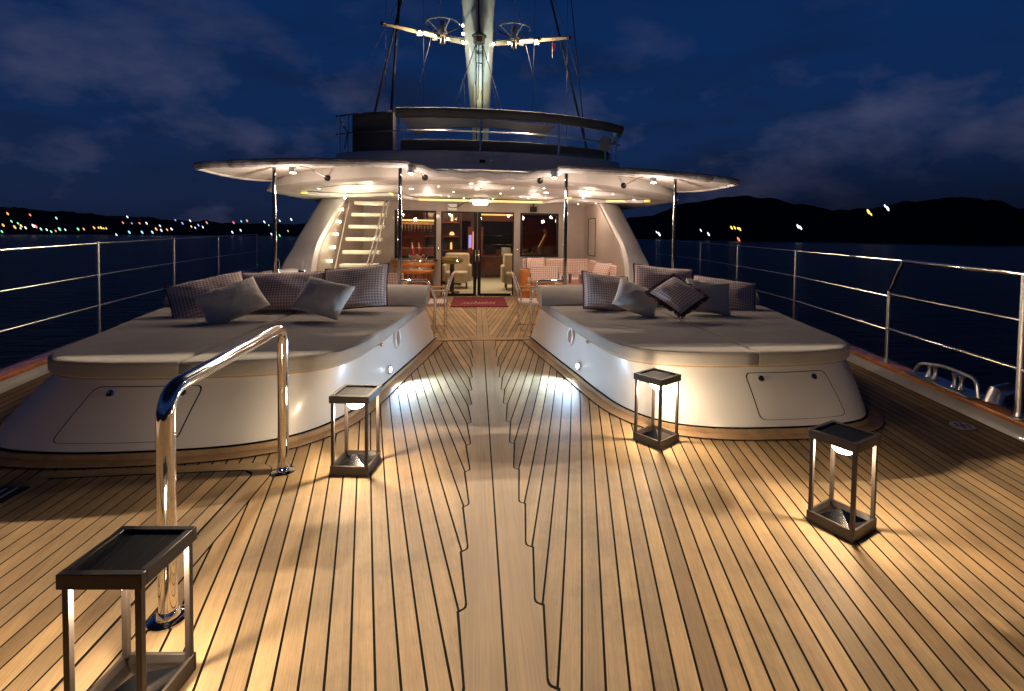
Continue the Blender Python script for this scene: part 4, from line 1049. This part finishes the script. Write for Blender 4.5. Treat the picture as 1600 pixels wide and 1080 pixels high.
# shade cloths
for (pts, lb) in (([(625, 184, 11.2), (752, 186, 11.0), (752, 200, 10.6), (650, 212, 10.2)], 'pale sun shade cloth stretched left of the mast on the upper deck'), ([(752, 186, 11.0), (868, 197, 11.4), (848, 218, 10.2), (752, 200, 10.6)], 'blue-tinted sun shade cloth stretched right of the mast on the upper deck')):
    P = [on_y(*p) for p in pts]; q = MB(); n = 8; vs = []; fs = []
    for i in range(n+1):
        for j in range(n+1):
            u, v = i/n, j/n; p = (P[0]*(1-u)+P[1]*u)*(1-v)+(P[3]*(1-u)+P[2]*u)*v
            # hollow edges of a tensioned cloth
            p += V((0, 0, -.10*sin(pi*u)*(1-v)*0+.07*sin(pi*u)*v)); vs.append(p)
    for i in range(n):
        for j in range(n): a = i*(n+1)+j; fs.append((a, a+1, a+n+2, a+n+1))
    q.add(vs, fs); q.add([p+V((0, 0, .012)) for p in vs], fs); o = q.build('sun_shade', 'sail', sharp=0); tag(o, lb, 'sun shade')
lamp('assumed_upper_deck_light', 'POINT', (1.5, 10.4, 3.25), 14, (.45, .75, 1), .05)  # assumed lamp without a fixture, added to light the shade cloth

# ------------------------------------------------------------------ mast and rigging
YM = 14.0
mt = thing('mast', 'tall pale mast with lit spreaders rising behind the upper deck', 'mast', (0, YM, 2.4))
def mx(z): return -.03-.028*(z-4.5)
def mw(z): return .22+.115*max(0, z-4.2)/1.0*.62
rings = []
for z in (2.4, 3.5, 4.2, 5.0, 5.8, 6.6, 7.4, 8.4, 10.0, 13.0):
    w = min(.5, mw(z)); rings.append([V((mx(z)+w*cos(a), YM+1.25*w*sin(a), z)) for a in [2*pi*i/28 for i in range(28)]])
MB().loft(rings).build('mast_tube', 'mast', mt, sharp=50)
q = MB(); q.tube([(mx(12), YM-1.25*mw(12)*.0-.66, 12), (mx(6.7), YM-.62, 6.75)], .022, 6); q.build('mast_track', 'black', mt)
g0 = V((mx(6.55)+.0, YM-.70, 6.55))
q = MB(); q.lathe([(.02, .2), (.19, .1), (.19, .04), (.15, .03), (.15, -.12), (.1, -.14)], g0, 6); q.build('gooseneck', 'bronze', mt)
for dx in (-.085, .085): MB().tube([g0+V((dx, 0, 0)), V((g0.x+dx*.8+.03, YM-.6, 3.2))], .014, 6).build('vang_rod', 'black', mt)
MB().tube([g0+V((-.02, -.02, 0)), V((g0.x, YM-.62, 5.9)), V((g0.x-.02, YM-.62, 5.0))], .012, 6).build('halyard', 'rope', mt)
MB().box((g0.x, YM-.62, 5.95), (.17, .03, .02)).build('cross_piece', 'black', mt)
for (x, y) in ((706, 168), (714, 168), (728, 168), (764, 168), (780, 171), (788, 171)):
    b_ = on_y(x, y+14, YM-.9); top = g0+V((-.06 if x < 750 else .06, 0, -.05)) if x in (706, 788) else on_y(724 if x < 750 else 767, 122, YM-.8)
    MB().tube([top, b_], .011, 5).build('stay', 'steel', mt)
for s_, tip_, root in ((-1, (598, 37), (722, 66)), (1, (889, 59), (771, 68))):
    a, b_ = on_y(*root, YM), on_y(*tip_, YM)
    a = a.lerp(V((0, YM, a.z)), .3)
    q = MB(); q.tube([a, a.lerp(b_, .5), b_], .05, 10, rs=[.10, .085, .05], sq=(1.2, .8)); sp = q.build('spreader', 'spreader', mt)
    q = MB(); q.lathe([(.06, -.03), (.06, .03)], b_, 12); q.build('end_cap', 'black', sp)
    # radar hoop
    hc = on_y(692 if s_ < 0 else 803, 38 if s_ < 0 else 46, YM-.15)
    q = MB(); q.tube([hc+V((.44*cos(t_), .44*sin(t_), 0)) for t_ in [2*pi*i/28 for i in range(28)]], .018, 6, closed=True)
    for k in range(4):
        t_ = k*pi/2+.5; q.tube([hc+V((.44*cos(t_), .44*sin(t_), 0)), hc+V((.1*cos(t_), .1*sin(t_), -.22))], .013, 5)
    q.build('guard_hoop', 'steel', mt)
    q = MB(); q.lathe([(.13, -.28), (.13, -.2), (.10, -.19), (.10, .02), (.07, .08), (.01, .10)], hc, 16); q.build('radome', 'steel', mt)
    q = MB(); q.lathe([(.02, 0), (.06, -.1), (.075, -.22), (.03, -.25)], hc+V((0, -.05, -.32)), 12); q.build('horn', 'steel', mt)
fl = [(656, 50), (680, 57), (700, 61), (723, 66), (771, 69), (795, 67), (814, 65), (838, 64)]
for i, (x, y) in enumerate(fl):
    p = on_y(x, y, YM-.12); q = MB(); q.lathe([(.03, .05), (.05, .03), (.055, -.02)], p, 12, axis=(0, .7, .5)); f__ = q.build('floodlight', 'chrome', mt)
    q = MB(); q.lathe([(.034, -.015), (.028, -.035), (.01, -.04)], p, 12, axis=(0, .7, .5)); q.build('lens', 'e_flood', f__)
    if i in (0, 1, 6, 7):
        MB().box(p+V((0, -.095, -.115)), (.13, .125, .006)).build('added_light_shield', 'spreader', f__)  # plate added to keep the flood beam off the sun shade cloths
        lamp('spreader_flood', 'SPOT', p+V((0, -.08, -.06)), 2100, (1, .80, .57), .012, aim=(p.x*2.4, .6, 0), angle=88, blend=.6)
for i in (0, 7): lamp('spreader_glow', 'POINT', on_y(*fl[i], YM-.45)+V((0, .15, -.2)), 30, (1, .74, .48), .05)
for (x, y) in ((723, 40), (723, 53), (769, 42), (769, 55)):
    p = on_y(x, y, YM-.1); MB().lathe([(.02, -.03), (.03, 0), (.02, .03)], p, 8).build('mast_light', 'e_small', mt)
lamp('assumed_mast_uplight', 'SPOT', (mx(4.4), YM-1.1, 4.0), 110, (1, .82, .45), .05, aim=(mx(7), YM, 7.2), angle=50, blend=.9)  # assumed lamp, added to warm the lower mast
lamp('assumed_mast_glow', 'SPOT', (-.1, 12.5, 4.2), 230, (.80, 1, .98), .1, aim=(-.15, YM, 8.3), angle=55, blend=.9)  # assumed source, added to brighten the upper mast
rig = [((628, -4), (587, 170), .03, 'rope', 'thick dark backstay crossing the left spreader'), ((603, -4), (602, 173), .009, 'steel', 'thin vertical wire hanging from the left spreader tip'), ((622, 30), (612, 172), .045, 'hull', 'thick blue-grey furled line left of the mast'),
       ((672, 66), (646, 168), .008, 'steel', 'thin line slanting down from the left floodlights'), ((821, 68), (846, 175), .008, 'steel', 'thin line slanting down from the right floodlights'),
       ((860, -4), (915, 226), .03, 'rope', 'thick dark stay right of the mast reaching the upper deck'), ((887, -4), (885, 222), .009, 'steel', 'thin vertical wire hanging from the right spreader tip'), ((892, -4), (911, 190), .014, 'rope', 'outermost dark stay on the right of the rigging'),
       ((624, -4), (606, 34), .008, 'steel', 'short wire running up from the left spreader tip'), ((866, -4), (884, 56), .008, 'steel', 'short wire running up from the right spreader tip'), ((662, 0), (662, 168), .005, 'rope', 'faint dark halyard between left stays and mast'), ((836, 0), (832, 172), .005, 'rope', 'faint dark halyard just right of the mast')]
for (a, b_, r, m_, lb) in rig:
    A = on_y(*a, YM+.4 if r > .01 else YM); B = on_y(*b_, YM-.6 if r > .01 else YM-.2)
    d = (A-B).normalized(); q = MB(); q.tube([B-d*1.2, A+d*3], r, 6); o = q.build('rigging_line', m_); tag(o, lb, 'rigging')
p = on_y(863, 74, YM-.1); t = thing('pennant', 'small red pennant hanging under the right spreader', 'flag', p)
q = MB(); q.add([p+V((-.02, 0, .13)), p+V((.09, .02, .11)), p+V((.06, .03, -.08)), p+V((-.01, .01, -.14)), p+V((.03, .03, .02))], [(0, 1, 4), (1, 2, 4), (2, 3, 4), (3, 0, 4)]); q.build('cloth', 'flag', t)
q = MB(); q.tube([p+V((0, 0, .5)), p+V((0, 0, -.3))], .005, 4); q.build('cord', 'steel', t)

# ------------------------------------------------------------------ sea, hills, shore lights
q = MB(); S = 4000; q.add([(-S, -S, -3), (S, -S, -3), (S, S, -3), (-S, S, -3)], [(0, 1, 2, 3)]); o = q.build('sea', 'sea', sharp=0); tag(o, kind='structure')
def hill(name, prof, D, depth, step=6):
    """prof: (px, py) skyline in the photo; a ridge with a near foot and a far back"""
    rings = []
    x0, x1 = prof[0][0], prof[-1][0]; n = int((x1-x0)/step)
    for i in range(n+1):
        px = x0+(x1-x0)*i/n
        for (a, b_) in zip(prof, prof[1:]):
            if a[0] <= px <= b_[0]: k = (px-a[0])/(b_[0]-a[0]); k = k*k*(3-2*k); py = a[1]+(b_[1]-a[1])*k
        py += 3.2*noise.noise(V((px*.045, 3, D)))+1.6*noise.noise(V((px*.2, 7, D)))
        crest = at_dist(px, py, D+depth*.5); d = V((crest.x-EYE.x, crest.y, 0)).normalized()
        base = V((EYE.x, 0, 0))
        def pt(dist, z): return V((base.x+d.x*dist, d.y*dist, z))
        dc = math.hypot(crest.x-EYE.x, crest.y)
        hh = crest.z
        row = [pt(dc-depth*.5, -3.2)]
        for t_ in (.12, .25, .4, .6, .8): row.append(pt(dc-depth*.5+depth*.5*t_, -3+(hh+3)*(t_**.8)*(1+.10*noise.noise(V((px*.06, t_*5, D))))*.93))
        row += [crest, pt(dc+depth*.35, -3+(hh+3)*.6), pt(dc+depth*.8, -3.2)]
        rings.append(row)
    q = MB(); q.loft(rings, closed=False, capa=False, capb=False); o = q.build(name, 'hill', sharp=0); tag(o, kind='structure')
hill('hill', [(-500, 335), (-200, 318), (0, 323), (90, 330), (190, 338), (300, 345), (380, 349), (450, 350), (560, 350), (700, 352), (900, 345)], 420, 160)
hill('hill', [(900, 352), (1010, 338), (1080, 316), (1150, 306), (1200, 309), (1250, 320), (1310, 328), (1360, 326), (1420, 315), (1500, 308), (1550, 312), (1600, 326), (1750, 345), (2100, 352)], 640, 260)
cols = {'o': ((1, .42, .10), 'orange'), 'w': ((.85, .92, 1), 'white'), 'g': ((.25, 1, .55), 'green'), 'b': ((.25, .35, 1), 'blue'), 'c': ((.3, .85, 1), 'cyan'), 'r': ((1, .2, .15), 'red'), 'y': ((1, .65, .12), 'yellow')}
L = []
for s_ in """12 334 o;5 352 o;3 362 g;18 346 g;23 355 o;28 349 g;32 357 g;33 353 y;40 356 w;47 336 r;56 354 r;52 353 w;64 358 g;73 359 w;80 362 g;87 361 r;93 358 g;102 359 w;88 341 g;122 358 g;131 358 o;147 356 o;154 356 y;158 356 y;162 357 y;166 357 y;182 367 w;199 339 w;192 348 r;206 349 b;218 349 r;229 349 w;202 363 c;222 363 c;238 363 c;244 358 o;252 360 w;261 359 o;268 358 w;250 353 w;274 344 b;285 349 b;297 345 w;299 354 y;305 356 w;310 352 b;317 355 w;323 348 r;365 348 r;377 346 c;386 345 o;413 347 w;363 363 w;376 360 w;420 352 g;437 345 w;455 343 w;450 361 y;437 368 g;424 366 w""".split(';'):
    a = s_.split(); L.append((float(a[0]), float(a[1]), a[2], 360, 1))
for s_ in """1026 363 w;1030 366 w;1107 366 w;1143 356 y;1148 356 y;1153 357 y;1156 358 y;1154 374 r;1247 354 w;1251 356 w;1357 331 y;1361 335 y;1383 322 w;1387 326 w;1095 360 w""".split(';'):
    a = s_.split(); L.append((float(a[0]), float(a[1]), a[2], 520, 2))
cache = {}
shape = None
for (px, py, c, D, side) in L:
    col, cn = cols[c]; k = c
    if k not in cache: cache[k] = emit('shore_glow_'+cn, col, 1.3)
    p = at_dist(px, py, D)
    r = (.40 if side == 1 else .95)*random.Random(px).uniform(.75, 1.35)
    key = 'm'+c
    if key not in cache:
        q = MB(); q.lathe([(.2, -1.3), (.8, -.8), (1, 0), (.8, .8), (.2, 1.3)], (0, 0, 0), 8); o = q.build('shore_light', cache[k]); cache[key] = o.data
    else: o = bpy.data.objects.new('shore_light', cache[key]); C.objects.link(o)
    o.location = p; o.scale = (r*.75, r*.75, r*1.5); o.rotation_euler = (0, R(-32), 0)
    tag(o, f'tiny {cn} light among the town lights on the distant {"left" if side == 1 else "right"} shore', 'shore light', f'{cn} lights on the {"left" if side == 1 else "right"} shore')

# ------------------------------------------------------------------ sky
w = bpy.data.worlds.new('World'); sc.world = w; w.use_nodes = True; nt = w.node_tree; L_ = nt.links.new
bg = nt.nodes['Background']; tc = nt.nodes.new('ShaderNodeTexCoord'); sp = nt.nodes.new('ShaderNodeSeparateXYZ'); L_(tc.outputs['Generated'], sp.inputs[0])
grad = ramp(nt, sp.outputs['Z'], [(0.0, (.0044, .0080, .024)), (.05, (.0056, .0115, .036)), (.16, (.0041, .0145, .053)), (.34, (.0026, .0155, .064)), (.44, (.0024, .014, .058)), (.54, (.0012, .0025, .008)), (.8, (.0008, .0012, .003))])
mp = nt.nodes.new('ShaderNodeMapping'); mp.inputs['Scale'].default_value = (1.9, 1.9, 3.4); mp.inputs['Location'].default_value = (2.35, 1.1, .35); L_(tc.outputs['Generated'], mp.inputs[0])
n1 = noise_n(nt, mp.outputs[0], 2.5, 8, .58)
mp2 = nt.nodes.new('ShaderNodeMapping'); mp2.inputs['Scale'].default_value = (1.3, 1.3, 5); mp2.inputs['Location'].default_value = (7.1, 4.2, 1.3); L_(tc.outputs['Generated'], mp2.inputs[0])
n2 = noise_n(nt, mp2.outputs[0], 2.2, 8, .55)
cl = ramp(nt, n1, [(.50, (0, 0, 0)), (.70, (1, 1, 1))]); dk = ramp(nt, n2, [(.46, (0, 0, 0)), (.64, (1, 1, 1))])
low = ramp(nt, sp.outputs['Z'], [(0, (1, 1, 1)), (.22, (1, 1, 1)), (.42, (.12, .12, .12))])
def mix(fac, a, b_, mode='MIX', k=1):
    x = nt.nodes.new('ShaderNodeMix'); x.data_type = 'RGBA'; x.blend_type = mode
    if fac is None: x.inputs[0].default_value = k
    else: L_(fac, x.inputs[0])
    for s__, v in (('A', a), ('B', b_)):
        if isinstance(v, tuple): x.inputs[s__].default_value = (*v, 1)
        else: L_(v, x.inputs[s__])
    return x.outputs['Result']
dkf = mix(None, dk, low, 'MULTIPLY'); clf = mix(None, cl, low, 'MULTIPLY')
def half_(v, k): return mix(None, v, (k, k, k), 'MULTIPLY')
c1 = mix(half_(dkf, .75), grad, (.0042, .007, .020)); c2 = mix(half_(clf, .6), c1, (.044, .048, .092))
rx = ramp(nt, sp.outputs['X'], [(.30, (0, 0, 0)), (.58, (1, 1, 1))]); rz = ramp(nt, sp.outputs['Z'], [(.05, (1, 1, 1)), (.20, (0, 0, 0))])
c2 = mix(half_(mix(None, rx, rz, 'MULTIPLY'), .85), c2, (.0016, .0030, .0095))
L_(c2, bg.inputs[0]); bg.inputs[1].default_value = 1.0

# ------------------------------------------------------------------ render settings
sc.view_settings.view_transform = 'Standard'; sc.view_settings.look = 'None'; sc.view_settings.exposure = 0.5; sc.view_settings.gamma = 1
sc.render.engine = 'CYCLES'; cy = sc.cycles
cy.use_denoising = True; cy.denoiser = 'OPENIMAGEDENOISE'; cy.sample_clamp_indirect = 4; cy.max_bounces = 8; cy.transparent_max_bounces = 12
cy.caustics_reflective = False; cy.caustics_refractive = False
